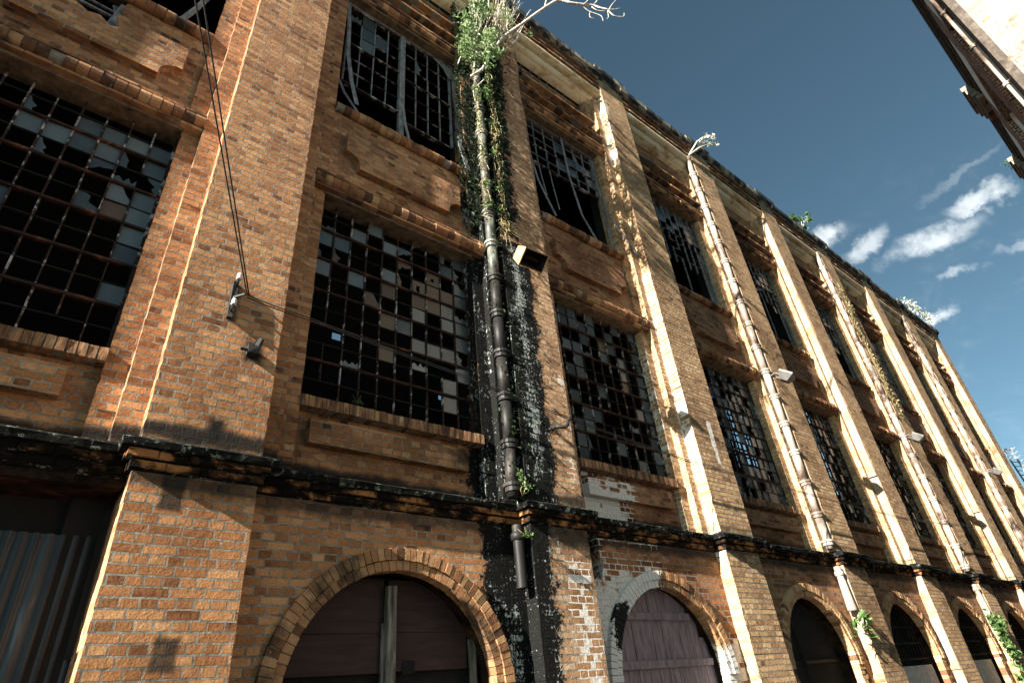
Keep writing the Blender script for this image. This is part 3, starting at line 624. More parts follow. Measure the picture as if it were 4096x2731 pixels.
# upper windows, each in its own state of collapse
def strip(mb, pts, w=.05, t=.012):
    pts = [Vector(p) for p in pts]
    vs = []
    for i, p in enumerate(pts):
        d_ = (pts[min(i+1, len(pts)-1)]-pts[max(i-1, 0)]).normalized(); s_ = d_.cross(Vector((0, -1, 0))).normalized()*w/2
        f = Vector((0, t/2, 0)); vs += [p-s_-f, p+s_-f, p+s_+f, p-s_+f]
    n = len(pts)
    mb.add(vs, [(r*4+q, r*4+(q+1) % 4, r*4+4+(q+1) % 4, r*4+4+q) for r in range(n-1) for q in range(4)]+[(3, 2, 1, 0), tuple((n-1)*4+q for q in range(4))])
for b in range(9):
    bl, br = PR[b]+SB, PLf[b+1]-SB; z0, z1 = 9.74, 12.95
    if b == 1:
        mid = (bl+br)/2-.02
        sk = lambda c, r: (c >= 0 and r > 7.6)
        pat = ['#.#...', '####..', '.##...', '.#....', '......', '......']
        fb = MB(); gl = MB()
        w = window_grid(fac, bl+.10, mid-.03, 10.55, z1-.12, 4, 6, ['a#..', '.##.', '.#..', '....', '....', '....'], heavy=3, m_bar=[M_STRIP, M_BAR, M_BAR])
        w2 = window_grid(fac, mid+.05, br-.14, 10.35, z1-.12, 4, 6, ['....', '.b..', '....', '....', '....', '....'], heavy=3, m_bar=[M_STRIP, M_BAR, M_BAR])
        fb.box(mid-.045, mid+.045, YG-.06, YG+.03, z0, z1, j=.006)
        strip(fb, [(bl+.06, YG-.04, z1-.05), (bl+.10, YG-.06, 12.2), (bl+.13, YG-.10, 11.2), (bl+.20, YG-.2, 10.35), (bl+.28, YG-.3, 9.72)], .07)
        strip(fb, [(bl+.02, YG-.02, 10.6), (bl+.16, YG-.03, 10.25), (bl+.45, YG, 9.95), (bl+.75, YG, 9.8)], .05)
        strip(fb, [(mid+.03, YG-.05, 10.7), (mid+.06, YG-.09, 10.2), (mid+.13, YG-.14, 9.70)], .05)
        strip(fb, [(br-.04, YG-.04, z1-.25), (br-.10, YG-.08, 12.0), (br-.05, YG-.12, 11.2), (br-.10, YG-.2, 10.3), (br-.02, YG-.28, 9.62)], .09)
        strip(fb, [(br-.02, YG-.02, 11.6), (br-.06, YG-.04, 10.6), (br+.05, YG-.22, 9.4)], .05)
        fb.box(bl, br, YG-.05, YG+.03, z1-.10, z1-.03, j=.012); fb.box(bl, br, YG-.03, YG+.03, z0, z0+.05, j=.01)
        fb.poly_y([(br-.55, z1-.14), (br-.1, z1-.13), (br-.03, z1-.5), (br-.2, z1-.52), (br-.3, z1-.3)], YG-.05, YG-.04)
        fb.build('window_frame', M_STRIP, fac)
    elif b == 2:
        w = window_grid(fac, bl+.05, br-.10, 11.45, z1-.02, 7, 5, ['.......', '...#.b.', '....###', '...##.#', '.......'], heavy=3, m_bar=[M_STRIP, M_BAR, M_STRIP])
        fb = MB()
        fb.box(bl, br, YG-.04, YG+.03, z1-.10, z1-.04, j=.006)
        strip(fb, [(bl+.03, YG-.05, z1-.1), (bl+.05, YG-.07, 11.7), (bl+.16, YG-.12, 10.7), (bl+.42, YG-.2, 9.78)], .06)
        strip(fb, [((bl+br)/2+.05, YG-.06, z1-.05), ((bl+br)/2+.08, YG-.06, 11.6), ((bl+br)/2+.20, YG-.1, 10.4), ((bl+br)/2+.38, YG-.2, 9.72)], .06)
        strip(fb, [(br-.10, YG-.05, z1-.2), (br-.12, YG-.07, 11.6), (br-.02, YG-.16, 10.7), (br+.24, YG-.42, 9.62)], .055)
        strip(fb, [(br-.08, YG-.02, 11.5), (br-.05, YG-.03, 10.6), (br-.03, YG-.05, 9.75)], .10)
        for c, l in ((1, .95), (2, 1.2)):
            x = bl+.05+(br-bl-.15)*c/7
            strip(fb, [(x, YG-.01, 11.45), (x+.02, YG-.03, 11.45-l*.5), (x+.06, YG-.05, 11.45-l)], .028)
        fb.build('window_frame', M_STRIP, fac)
    elif b == 0:
        fb = MB()
        strip(fb, [(br-.10, YG-.04, 12.5), (br-.14, YG-.08, 11.0), (br-.30, YG-.16, 10.1), (br-.42, YG-.2, 9.6)], .07)
        fb.box(bl, br, YG-.04, YG+.03, z1-.10, z1-.04)
        fb.build('window_frame', M_STRIP, fac)
        window_grid(fac, bl+.05, br-.10, 11.6, z1-.02, 7, 5, rand_pat(7, 5, .4), heavy=3)
    else:
        cut_r = {3: 7.6, 4: 6.4, 5: 7.2, 6: 12, 7: 7.5, 8: 6.5}[b]
        pat = {3: ['##.####.', '####.###', '###.#.##', '#..#..##', '........', '.......#', '.......#', '.......#', '.......#', '.......#', '.......#', '.......#'],
               6: rand_pat(8, 12, .85)}.get(b) or [q if i < cut_r else '.......#' for i, q in enumerate(rand_pat(8, 12, .4))]
        window_grid(fac, bl+.02, br-.02, z0, z1, 8, 12, pat, heavy=4, skip=lambda c, r: r > cut_r and c < 7 and c != 4, m_bar=[M_STRIP, M_BAR, M_BAR])
# attic windows in the first bays
for b in (0, 1, 2):
    bl, br = PR[b]+SB, PLf[b+1]-SB
    window_grid(fac, bl+.02, br-.02, 14.10, 15.04, 8, 3, ['.......', '.######.', '##.#.##.'] if b else rand_pat(8, 3, .5), heavy=5, m_bar=[M_STRIP, M_RUST, M_BAR])

# --- string course round the piers, above the ground floor
def swept(prof, mats, mi_of, name, y_bay, y_pier, x_start=-8, step=.24):
    mb = MB(); rows = []
    for (z, dd) in prof:
        pts = []
        x = x_start
        for i in range(10):
            L, Rr = PLf[i]-dd, PR[i]+dd
            a = (x, y_bay-dd) if not pts else pts[-1]
            n = max(1, int((PLf[i]-(PR[i-1] if i else x_start))/step)); xs = (PR[i-1]+dd if i else x_start)
            for q in range(n+1): pts.append((xs+(L-xs)*q/n, y_bay-dd))
            for q in range(5): pts.append((L+(Rr-L)*q/4, y_pier-dd))
        pts.append((PR[9]+dd, .62))
        rows.append([(a, y, z) for a, y in pts])
    n = len(rows[0])
    jit = [[((R.random()-.5)*.012, (R.random()-.5)*.010) for _ in range(n)] for _ in prof]
    vs = [(a, y+jit[r][q][0], z+jit[r][q][1]) for r, row in enumerate(rows) for q, (a, y, z) in enumerate(row)]
    for r in range(len(prof)-1):
        o = r*n
        mb.add([vs[o+q] for q in range(2*n)], [(q, q+1, n+q+1, n+q) for q in range(n-1)], mi_of(r))
    return mb.build(name, mats, fac)
swept([(3.47, -.03), (3.495, .03), (3.565, .03), (3.575, .07), (3.635, .07), (3.645, .125), (3.705, .135), (3.75, .05), (3.88, -.30)],
      [M_LEDGE, M_CORB], lambda r: 1 if r in (1, 3) else 0, 'string_course', .20, 0.0)
for i in range(10):
    for z0, dd in ((3.497, .037), (3.577, .077)):
        mb = MB(); xs = (PR[i-1] if i else -8)+dd
        course(mb, PLf[i]-dd, PR[i]+dd, -dd-.004, .1, z0, z0+.066, .235, .006, False)
        mb.box(PLf[i]-dd-.004, PLf[i]-dd+.05, -dd+.09, .2-dd-.006, z0, z0+.066, 0)
        mb.build('corbel_course', [M_CORB, M_LEDGE], PIER[i])
        mb = MB(); course(mb, xs, PLf[i]-dd, .2-dd-.004, .3, z0, z0+.066, .235, .006, False); mb.build('corbel_course', [M_CORB, M_LEDGE], fac)
# --- coping and pier caps
for b in range(9):
    mb = MB(); pl, pr = PR[b]-.1, PLf[b+1]+.1
    n = max(2, int((pr-pl)/.5)); prof = [(.3, 15.99), (-.05, 15.99), (-.07, 16.03), (-.11, 16.07), (-.12, 16.22), (-.06, 16.26), (.5, 16.28)]
    for q in range(n):
        xa, xb = pl+(pr-pl)*q/n, pl+(pr-pl)*(q+1)/n-.004; dz = (R.random()-.5)*.014; m_ = len(prof)
        vs = [(x, y+(R.random()-.5)*.006, z+dz) for x in (xa, xb) for y, z in prof]
        mb.add(vs, [(w, w+1, m_+w+1, m_+w) for w in range(m_-1)]+[tuple(range(m_-1, -1, -1)), tuple(range(m_, 2*m_))])
    mb.build('coping', M_COPE, fac)
for i in range(10):
    mb = MB(); L, Rr = PLf[i], PR[i]
    prof = [(0.0, 15.98), (.03, 16.02), (.035, 16.10), (.10, 16.17), (.125, 16.21), (.13, 16.38), (.09, 16.42), (-.2, 16.46)]
    vs = []
    for d_, z in prof: vs += [(L-d_, .55, z), (L-d_, -d_, z), (Rr+d_, -d_, z), (Rr+d_, .55, z)]
    mb.add(vs, [(r*4+q, r*4+q+1, r*4+5+q, r*4+4+q) for r in range(len(prof)-1) for q in range(3)]+[(0, 3, 2, 1), tuple(len(prof)*4-4+q for q in range(4))])
    mb.build('pier_cap', M_COPE, PIER[i])
# --- shell: rear wall with its windows, end walls, roof, floor
def wall_with_openings(x0, x1, z0, z1, y0, y1, ops):
    mb = MB(); xs = sorted({x0, x1, *[q for o in ops for q in o[:2]]}); zs = sorted({z0, z1, *[q for o in ops for q in o[2:]]})
    for a, b in zip(xs, xs[1:]):
        run = None
        for c, d_ in zip(zs, zs[1:]):
            inside = any(o[0] <= a and b <= o[1] and o[2] <= c and d_ <= o[3] for o in ops)
            if inside:
                if run is not None: mb.box(a, b, y0, y1, run, c); run = None
            elif run is None: run = c
        if run is not None: mb.box(a, b, y0, y1, run, z1)
    return mb
REAR = [(23.2, 26.3, 9.6, 13.0), (30.6, 33.4, 9.6, 14.6), (4.75, 5.1, 10.05, 10.45), (7.95, 8.5, 9.1, 9.5)]
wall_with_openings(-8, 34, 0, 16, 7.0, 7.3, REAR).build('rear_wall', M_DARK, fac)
for a, b, c, d_ in REAR[:2]:
    fb = MB(); n = 9; r = 10
    for q in range(n+1): fb.box(a+(b-a)*q/n-.02, a+(b-a)*q/n+.02, 7.1, 7.16, c, d_)
    for q in range(r+1): fb.box(a, b, 7.09, 7.17, c+(d_-c)*q/r-.02, c+(d_-c)*q/r+.02)
    fb.build('rear_window', M_DARK, fac)
for q in ((33.5, 34.0, .62, 7.3, 0, 16), (-8.3, -8, -.0, 7.3, 0, 16.3), (-8, PLf[0], .2, .62, 0, 16.2)): mb = MB(); mb.box(*q); mb.build('end_wall', B_RIGHT, fac)
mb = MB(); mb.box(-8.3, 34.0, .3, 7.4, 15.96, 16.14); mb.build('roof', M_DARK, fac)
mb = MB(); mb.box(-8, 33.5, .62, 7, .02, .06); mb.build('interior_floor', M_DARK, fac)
for i in range(10): mb = MB(); mb.box(PLf[i]-.3, PR[i]+.3, .60, .9, .06, 15.9); mb.build('light_block_pier', M_DARK, fac)  # hidden piers, kept to block light behind the pilasters

# --- doors and infills of the ground floor
mb = MB(); x0, x1 = -2.4, .56; n = 120
vs = []
for q in range(n+1):
    x = x0+(x1-x0)*q/n; y = .60+.022*math.sin(2*PI*(x-x0)/.086)
    vs += [(x, y, 0), (x, y, 3.10)]
mb.add(vs, [(2*q, 2*q+2, 2*q+3, 2*q+1) for q in range(n)])
tin = mb.build('door', M_TIN, fac, True); tin['label'] = 'corrugated metal sheet closing the left opening'
mb = MB()
mb.box(x0-2, x1, .70, .74, 0, 3.5)  # near-black sheet painting in the darkness behind the tin
mb.box(.47, .515, .50, .53, 2.2, 3.3); mb.build('door_frame_dark_backing', M_DARK, tin)
def boards(mb, cx, y, r, z0, pitch, t=.03, mi=0, horiz=False):
    n = int(2*r/pitch)
    for q in range(n):
        a = cx-r+q*2*r/n+.004; b = a+2*r/n-.010; m_ = max(abs(a-cx), abs(b-cx)); top = ZS+math.sqrt(max(0, (r+.10)**2-m_**2))
        e = R.random()*.012
        mb.box(a, b, y+e, y+t+e, z0, top, mi, j=.003)
def bcx(b): return (PR[b]+PLf[b+1])/2-.03
# first arch: red-brown boards nailed across a lost gate
mb = MB(); c = bcx(1)
for (a, b, z0, zt) in ((c-1.1, c-.02, 2.02, 2.36), (c-1.1, c-.02, 2.365, 2.87), (c+.03, c+.98, 2.03, 2.37), (c+.03, c+.98, 2.375, 2.87)):
    mb.box(a, b, .50+R.random()*.01, .52, z0, zt, j=.004)
d1 = mb.build('door', M_DOORR, fac); d1['label'] = 'red brown boarding nailed across the arch'
mb = MB(); mb.box(c-.02, c+.075, .42, .50, .1, 2.80, j=.008); mb.box(c-.05, c-.02, .45, .49, .1, 2.45, j=.006); mb.box(c+1.0, c+1.06, .44, .5, .1, 2.30, j=.004); mb.build('door_post', M_WOOD, d1)
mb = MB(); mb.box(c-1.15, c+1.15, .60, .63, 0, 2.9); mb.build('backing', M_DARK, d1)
mb = MB(); mb.box(c+.20, c+.33, .49, .50, 2.0, 2.12, j=.01); mb.build('bracket', M_DARK, d1)
# second arch: purple planked door with ledges
mb = MB(); c = bcx(2); boards(mb, c, .40, 1.14, 0, .19)
d2 = mb.build('door', M_DOORP, fac); d2['label'] = 'faded purple plank door with two ledges'
for z in (2.50, 1.92):
    mb = MB(); hw = math.sqrt(RI**2-max(0, z+.1-ZS)**2)-.01
    mb.box(c-hw, c+hw, .355, .398, z, z+.085, j=.004)
    for q in range(9): mb.lathe((c-hw+.12+q*(2*hw-.24)/8, .352, 0), [(.001, z+.035), (.008, z+.038), (.008, z+.046), (.001, z+.05)], 6)
    mb.build('ledge', M_DOORP, d2)
# third arch: dark glazed gate with a leaning mullion
mb = MB(); c = bcx(3)
mb.box(c-1.2, c+1.2, .52, .55, 0, 3.0, 0); g3 = mb.build('door', M_DARK, fac)
mb = MB(); mb.tube([(c-.30, .45, 2.75), (c-.18, .45, 1.0), (c-.15, .45, .2)], .028, 6); mb.box(c-1.1, c+1.1, .46, .50, 1.86, 1.91); mb.build('mullion', M_PIPEL, g3)
mb = MB(); mb.box(c-.95, c-.55, .50, .515, .6, 1.30); mb.box(c+.05, c+.60, .50, .515, .6, 1.36); mb.build('pale_pane', M_WHITE, g3)
for b in range(4, 9):
    c = bcx(b); mb = MB()
    for q in range(13):
        x = c-RI+2*RI*(q+.5)/13; top = ZS+math.sqrt(max(0, RI**2-(x-c)**2)); mb.tube([(x, .42, 1.2), (x, .42, top)], .014, 6)
    for z in (1.80, 2.10, 2.42):
        hw = math.sqrt(RI**2-max(0, z-ZS)**2); mb.box(c-hw, c+hw, .40, .44, z, z+.03)
    g = mb.build('window_grille', M_DARK, fac)
    mb = MB(); mb.box(c-RI+.03, c+RI-.05, .40, .46, .3, 1.62, j=.004); mb.box(c-RI+.01, c+RI-.03, .385, .47, 1.62, 1.69, j=.004); mb.box(c+RI-.11, c+RI-.03, .38, .47, .3, 1.62); mb.build('white_panel', M_WHITE, g)
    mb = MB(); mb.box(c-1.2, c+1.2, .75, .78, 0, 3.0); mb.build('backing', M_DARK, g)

# ------------------------------------------------------------------ drainpipes
def drainpipe(i, ztop, mats, low, label):
    x, y, r = PLf[i]-.155, .075, .088
    t = thing('drainpipe', label, 'drainpipe', (x, y, 3.8), 'cast iron drainpipes beside the pilasters')
    n = int((ztop-3.82)/.74)
    pts = []; wob = lambda: (R.random()-.5)*.012
    zs = [3.80+.68*q for q in range(int((ztop-3.82)/.68)+1)]+[ztop]
    for a, b in zip(zs, zs[1:]):
        mb = MB(); dx, dy = wob(), wob()*.5
        mb.tube([(x+dx, y+dy, a+.003), (x+dx+wob()*.5, y+dy, b-.003)], r-.012+R.random()*.006, 16)
        mb.build('pipe', mats[1] if i == 2 and a < 7.1 else mats[0], t, True)
    for z in zs[1:-1]+[3.92]:
        cb = MB(); cb.lathe((x, y, 0), [(r, z-.06), (r+.012, z-.055), (r+.012, z+.0), (r+.030, z+.008), (r+.032, z+.05), (r+.006, z+.056)], 16)
        cb.build('collar', mats[0] if z > 7.3 or i > 2 else mats[1], t)
    cb = MB(); zl = low
    cb.tube([(x+.01, y+.0, 3.46), (x+.01, y, zl)], [.066, .062], 12, cap=False)
    cb.lathe((x+.01, y, 0), [(.064, 3.28), (.085, 3.29), (.088, 3.36), (.066, 3.38)], 12)
    if low < 2.75: cb.lathe((x+.01, y, 0), [(.092, low), (.088, low+.03), (.066, low+.55)], 12)
    cb.build('lower_pipe', mats[1], t, True)
    return t
drainpipe(2, 13.1, (M_PIPE, M_PIPEL), 2.76, 'mossy grey green drainpipe with creeper on the black stained pilaster')
drainpipe(4, 15.45, (M_PIPEW, M_PIPEW), 2.66, 'pale drainpipe with burnt black joints, nearest of the white painted ones')
drainpipe(6, 15.45, (M_PIPEW, M_PIPEW), 2.66, 'white drainpipe with ivy on its pilaster, second of the three pale ones')
drainpipe(8, 15.45, (M_PIPEW, M_PIPEW), 2.66, 'white drainpipe farthest along the factory near the roof plants')

# ------------------------------------------------------------------ lamps on the piers
def flood(c, label, s=1.0, yaw=.35):
    t = thing('floodlight', label, 'floodlight', (c[0], 0, c[2]), 'white floodlights on the pilasters'); s = .85
    rot = Euler((math.radians(-52), 0, yaw)).to_matrix()
    mb = MB(); w, h, dp = .46*s, .36*s, .24*s
    fr = [(-w/2, -dp/2, -h/2), (w/2, -dp/2, -h/2), (w/2, -dp/2, h/2), (-w/2, -dp/2, h/2)]
    bk_ = [(-w*.28, dp/2, -h*.28), (w*.28, dp/2, -h*.28), (w*.28, dp/2, h*.28), (-w*.28, dp/2, h*.28)]
    lip = [(q[0]*1.0, -dp/2+.05*s, q[2]*1.0) for q in fr]
    vs = [Vector(c)+rot @ Vector(q) for q in fr+lip+bk_]
    mb.add(vs, [(0, 3, 2, 1), (0, 1, 5, 4), (1, 2, 6, 5), (2, 3, 7, 6), (3, 0, 4, 7), (4, 5, 9, 8), (5, 6, 10, 9), (6, 7, 11, 10), (7, 4, 8, 11), (8, 9, 10, 11)])
    mb.build('housing', M_LAMPW, t)
    mb = MB(); mb.obox(Vector(c)+rot @ Vector((0, -dp/2-.004, 0)), (w*.86, .012, h*.84), rot); mb.build('lens', M_LENS, t)
    mb = MB(); mb.tube([(c[0]-w*.4, .0, c[2]+.12), (c[0]-w*.4, c[1]*.5, c[2]+.14), (c[0]-w*.3, c[1], c[2]+.04)], .018, 6); mb.tube([(c[0]+w*.2, .0, c[2]+.14), (c[0]+w*.3, c[1], c[2]+.04)], .015, 6)
    mb.build('bracket', M_LAMPW, t)
flood((12.86, -.26, 7.62), 'white floodlight tilted down beside the burnt drainpipe joint')
flood((20.75, -.26, 7.65), 'middle white floodlight, small on the pale rough pilaster')
flood((29.0, -.26, 7.85), 'farthest white floodlight, tiny near the right end of the facade')
t = thing('box_lamp', 'rusty tan box lamp open downwards on the stained pilaster', 'lamp', (5.0, 0, 7.6))
rot = Euler((math.radians(-38), 0, math.radians(-4))).to_matrix(); c = Vector((5.02, -.25, 7.62)); mb = MB(); w, dp, h = .46, .30, .34
sh = [(-w/2, -dp/2, -h/2), (w/2, -dp/2, -h/2), (w/2, dp/2, -h/2), (-w/2, dp/2, -h/2), (-w/2*.9, -dp/2*.7, h*.35), (w/2*.9, -dp/2*.7, h*.35), (w/2*.9, dp/2*.7, h*.35), (-w/2*.9, dp/2*.7, h*.35)]
inn = [(a*.92, b*.90, e if e < 0 else e-.03) for a, b, e in sh]
vs = [c+rot @ Vector(q) for q in sh+inn]
mb.add(vs, [(4, 5, 6, 7), (0, 1, 5, 4), (1, 2, 6, 5), (2, 3, 7, 6), (3, 0, 4, 7), (0, 8, 9, 1), (1, 9, 10, 2), (2, 10, 11, 3), (3, 11, 8, 0)])
mb.build('housing', M_LAMPT, t)
mb = MB(); mb.add(vs[8:], [(7, 6, 5, 4), (4, 5, 1, 0), (5, 6, 2, 1), (6, 7, 3, 2), (7, 4, 0, 3)]); mb.build('reflector', M_DARK, t)
mb = MB(); mb.tube([c+rot @ Vector((-.12, 0, -.03)), c+rot @ Vector((.14, 0, -.03))], .03, 8); mb.build('tube', M_RUST, t)
mb = MB(); mb.tube([(4.86, .02, 7.8), (4.88, -.12, 7.82), (4.92, -.2, 7.74)], .016, 6); mb.tube([(5.2, .02, 7.8), (5.16, -.2, 7.74)], .016, 6); mb.build('bracket', M_DARK, t)

# ------------------------------------------------------------------ wires, insulators, hook
t = thing('wire_bracket', 'black iron wire bracket with two white insulators on the first pilaster', 'insulator', (1.0, -.05, 5.4))
mb = MB(); mb.box(.955, 1.00, -.05, .01, 5.12, 5.56, j=.006); mb.tube([(.98, 0, 5.52), (.97, -.13, 5.50), (.975, -.14, 5.56)], .016, 6); mb.tube([(.98, 0, 5.20), (.97, -.13, 5.17), (.975, -.14, 5.24)], .016, 6); mb.tube([(.98, -.04, 5.36), (1.06, -.14, 5.37)], .014, 6)
mb.build('bracket', M_WIRE, t)
for z in (5.52, 5.20):
    mb = MB(); mb.lathe((.975, -.14, 0), [(.018, z), (.030, z+.008), (.026, z+.025), (.018, z+.033), (.026, z+.045), (.022, z+.07), (.009, z+.08)], 12); mb.build('insulator', M_CERAM, t, True)
def sag(a, b, s, n=24): 
    a, b = Vector(a), Vector(b); return [a.lerp(b, q/n)-Vector((0, 0, s*4*(q/n)*(1-q/n))) for q in range(n+1)]
cab = MB()
A0 = Vector((1.075, -.15, 5.36))
top1 = at(775, -40, -2.2); top2 = at(800, -40, -2.2); far1 = A0+(top1-A0)*1.9; far2 = A0+Vector((.012, 0, 0))+(top2-A0)*1.9
cab.tube(sag(A0, far1, .01), .007, 6); cab.tube(sag(A0+Vector((.02, 0, 0)), far2, .01), .007, 6)
tag(cab.build('cable', M_WIRE), 'pair of black wires rising from the wire bracket past the first pilaster', 'cable')
cab = MB()
P = [A0, at(1240, 1272, -.12), at(1880, 1508, -.14), at(2095, 1600, -.14), at(2640, 1800, -.14), at(2800, 1852, -.14), at(3300, 1990, -.16), at(3650, 2078, -.16), at(3918, 2104, -.16)]
for dz in (0, -.028):
    pts = []
    for a, b in zip(P, P[1:]): pts += sag(Vector(a)+Vector((0, 0, dz)), Vector(b)+Vector((0, 0, dz)), .012, 8)[:-1]
    cab.tube(pts, .0065, 6)
tag(cab.build('cable', M_WIRE), 'slack twin cable running right across the lower windows', 'cable')
mb = MB(); a = at(2205, 1712, 0)
mb.tube([a+Vector((0, .02, 0)), a+Vector((.02, -.12, -.02)), a+Vector((.10, -.17, -.03)), a+Vector((.17, -.16, .02)), a+Vector((.19, -.15, .10)), a+Vector((.26, -.15, .13))], [.03, .03, .028, .026, .024, .02], 8)
tag(mb.build('iron_hook', M_WIRE, None, True), 'bent black iron hook on the stained pilaster beside the second window', 'hook')
mb = MB(); mb.box(1.20, 1.30, -.10, .01, 4.76, 4.84, j=.012); mb.tube([(1.27, -.06, 4.80), (1.30, -.10, 4.93)], [.035, .025], 7); mb.tube([(1.22, -.05, 4.80), (1.12, -.08, 4.78)], .016, 6)
tag(mb.build('iron_stub', M_WIRE), 'burnt black iron stub low on the first pilaster', 'iron stub')

# ------------------------------------------------------------------ plants
def leaf(mb, p, s, nrm, mi=0, bk=None, asp=.55):
    n = Vector(nrm).normalized(); a = n.cross(Vector((R.random()-.5, R.random()-.5, R.random()-.5))).normalized(); b = n.cross(a)
    p = Vector(p); fold = n*s*.12
    vs = [p-a*s*.5, p-b*s*asp*.5*.9+fold-a*s*.1, p+a*s*.5, p+b*s*asp*.5*.9+fold-a*s*.1]
    mb.add(vs, [(0, 1, 2), (0, 2, 3)], mi, R.random() if bk is None else bk)
def rdir(down=0.0): return Vector((R.gauss(0, 1), R.gauss(-.4, 1), R.gauss(.4-down, 1)))
def clump(mb, c, rad, n, s, mi=0, lo=0, hi=1):
    for _ in range(n):
        d_ = Vector((R.gauss(0, .45), R.gauss(0, .45), R.gauss(0, .45))); p = Vector(c)+Vector((d_.x*rad[0], d_.y*rad[1], d_.z*rad[2]))
        leaf(mb, p, s*(.6+.8*R.random()), rdir(), mi, lo+(hi-lo)*R.random())
# the creeper clinging along the pipe
t = thing('creeper', 'dark ivy creeper hanging around the mossy drainpipe', 'creeper', (4.5, .1, 3.9))
lv = MB(); px = PLf[2]-.155
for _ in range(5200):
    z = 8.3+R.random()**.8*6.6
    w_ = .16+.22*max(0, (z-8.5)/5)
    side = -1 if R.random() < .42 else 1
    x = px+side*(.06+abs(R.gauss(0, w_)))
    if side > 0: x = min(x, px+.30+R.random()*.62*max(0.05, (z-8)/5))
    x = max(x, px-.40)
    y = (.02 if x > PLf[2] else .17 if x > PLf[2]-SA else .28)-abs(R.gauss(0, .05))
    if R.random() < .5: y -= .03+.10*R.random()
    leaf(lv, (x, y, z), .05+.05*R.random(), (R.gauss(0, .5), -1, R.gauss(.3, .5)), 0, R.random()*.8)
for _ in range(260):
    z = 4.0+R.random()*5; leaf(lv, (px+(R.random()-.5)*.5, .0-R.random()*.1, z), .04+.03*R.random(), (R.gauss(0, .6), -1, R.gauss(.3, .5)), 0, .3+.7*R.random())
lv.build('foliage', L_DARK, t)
lv = MB()
for zc, nn in ((12.9, 40), (12.2, 60), (11.4, 60), (10.6, 40), (9.9, 50), (9.0, 40), (8.55, 50)):
    for s_ in (-.12, .14): clump(lv, (px+s_, -.06, zc+R.random()*.3), (.10, .08, .12), nn//2, .075, 0)
lv.build('fresh_foliage', L_MID, t)
lv = MB()
for _ in range(70):                                                   # straw-dry hanging stems
    z = 8.2+R.random()*4.4; x = px+R.choice((-.16, -.12, .17, .22, .26))+(R.random()-.5)*.08; l = .15+.35*R.random()
    lv.tube([(x, -.02-R.random()*.06, z), (x+(R.random()-.5)*.05, -.05-R.random()*.08, z-l*.5), (x+(R.random()-.5)*.10, -.05-R.random()*.08, z-l)], [.006, .005, .002], 4)
for _ in range(520):
    z = 8.2+R.random()*4.2; x = px+(-.17 if R.random() < .5 else .20)+R.gauss(0, .035)
    leaf(lv, (x, -.03-R.random()*.08, z), .05+.05*R.random(), rdir(.5), 1, None, .3)
for _ in range(60):
    a = at(2010, 905, -.06)+Vector((R.gauss(.02, .05), 0, R.gauss(0, .05))); d_ = Vector((.9*R.random()-.15, -.25*R.random(), .25*R.random()-.1))
    lv.tube([a, a+d_*.22+Vector((0, 0, .02)), a+d_*.42-Vector((0, 0, .05))], [.005, .004, .002], 4)
lv.build('dry_stems', [M_STEM, L_DRY], t)
# bright shrub rooted in the gutter
t = thing('shrub', 'bright green leafy shrub growing from the wall top above the creeper', 'shrub', (4.6, .1, 13.5))
lv = MB(); br_ = MB(); tips = []
base = Vector((4.55, .05, 13.2))
for q in range(34):
    px_, py_ = R.uniform(1850, 2060), R.uniform(-160, 250)
    if py_ > 120: px_ = R.uniform(1848, 1990)
    e = at(px_, py_, -.25-.5*R.random()); mid = base.lerp(e, .5)+Vector((R.gauss(0, .1), -.1, R.gauss(.15, .1)))
    br_.tube([base+Vector((R.gauss(0, .08), 0, R.gauss(0, .2))), mid, e], [.016, .011, .004], 5); tips.append((mid, e))
for mid, e in tips:
    clump(lv, e, (.16, .14, .15), 40, .085, 0, .3, 1); clump(lv, mid.lerp(e, .5), (.12, .12, .14), 14, .08, 0, 0, .8)
for px_, py_, n in ((1872, 150, 130), (1890, 230, 110), (1940, 140, 130), (1880, 90, 120), (1960, 40, 140), (1900, 20, 120), (1925, 190, 90)): clump(lv, at(px_, py_, -.35), (.17, .15, .16), int(n*.8), .085, 0, .4, 1)
for px_, py_, n in ((1915, 365, 50), (1945, 360, 40)): clump(lv, at(px_, py_, -.12), (.18, .1, .10), n, .07, 0, .1, .6)
lv.build('foliage', L_BRIGHT, t); br_.build('branches', M_BRANCH, t, True)
lv = MB()
for q in range(26):                                                   # bleached twigs among the leaves
    a = at(R.uniform(1960, 2030), R.uniform(60, 200), -.35); e = at(R.uniform(1985, 2110), R.uniform(-60, 70), -.6)
    lv.tube([a, a.lerp(e, .5)+Vector((R.gauss(0, .06), 0, R.gauss(0, .06))), e], [.012, .009, .004], 5)
for q in range(300):
    p_ = at(R.gauss(1995, 25), R.gauss(75, 55), -.3-.3*R.random()); leaf(lv, p_, .07, rdir(), 1, None, .4)
lv.build('dry_twigs', [M_BRANCH, L_DRY], t)
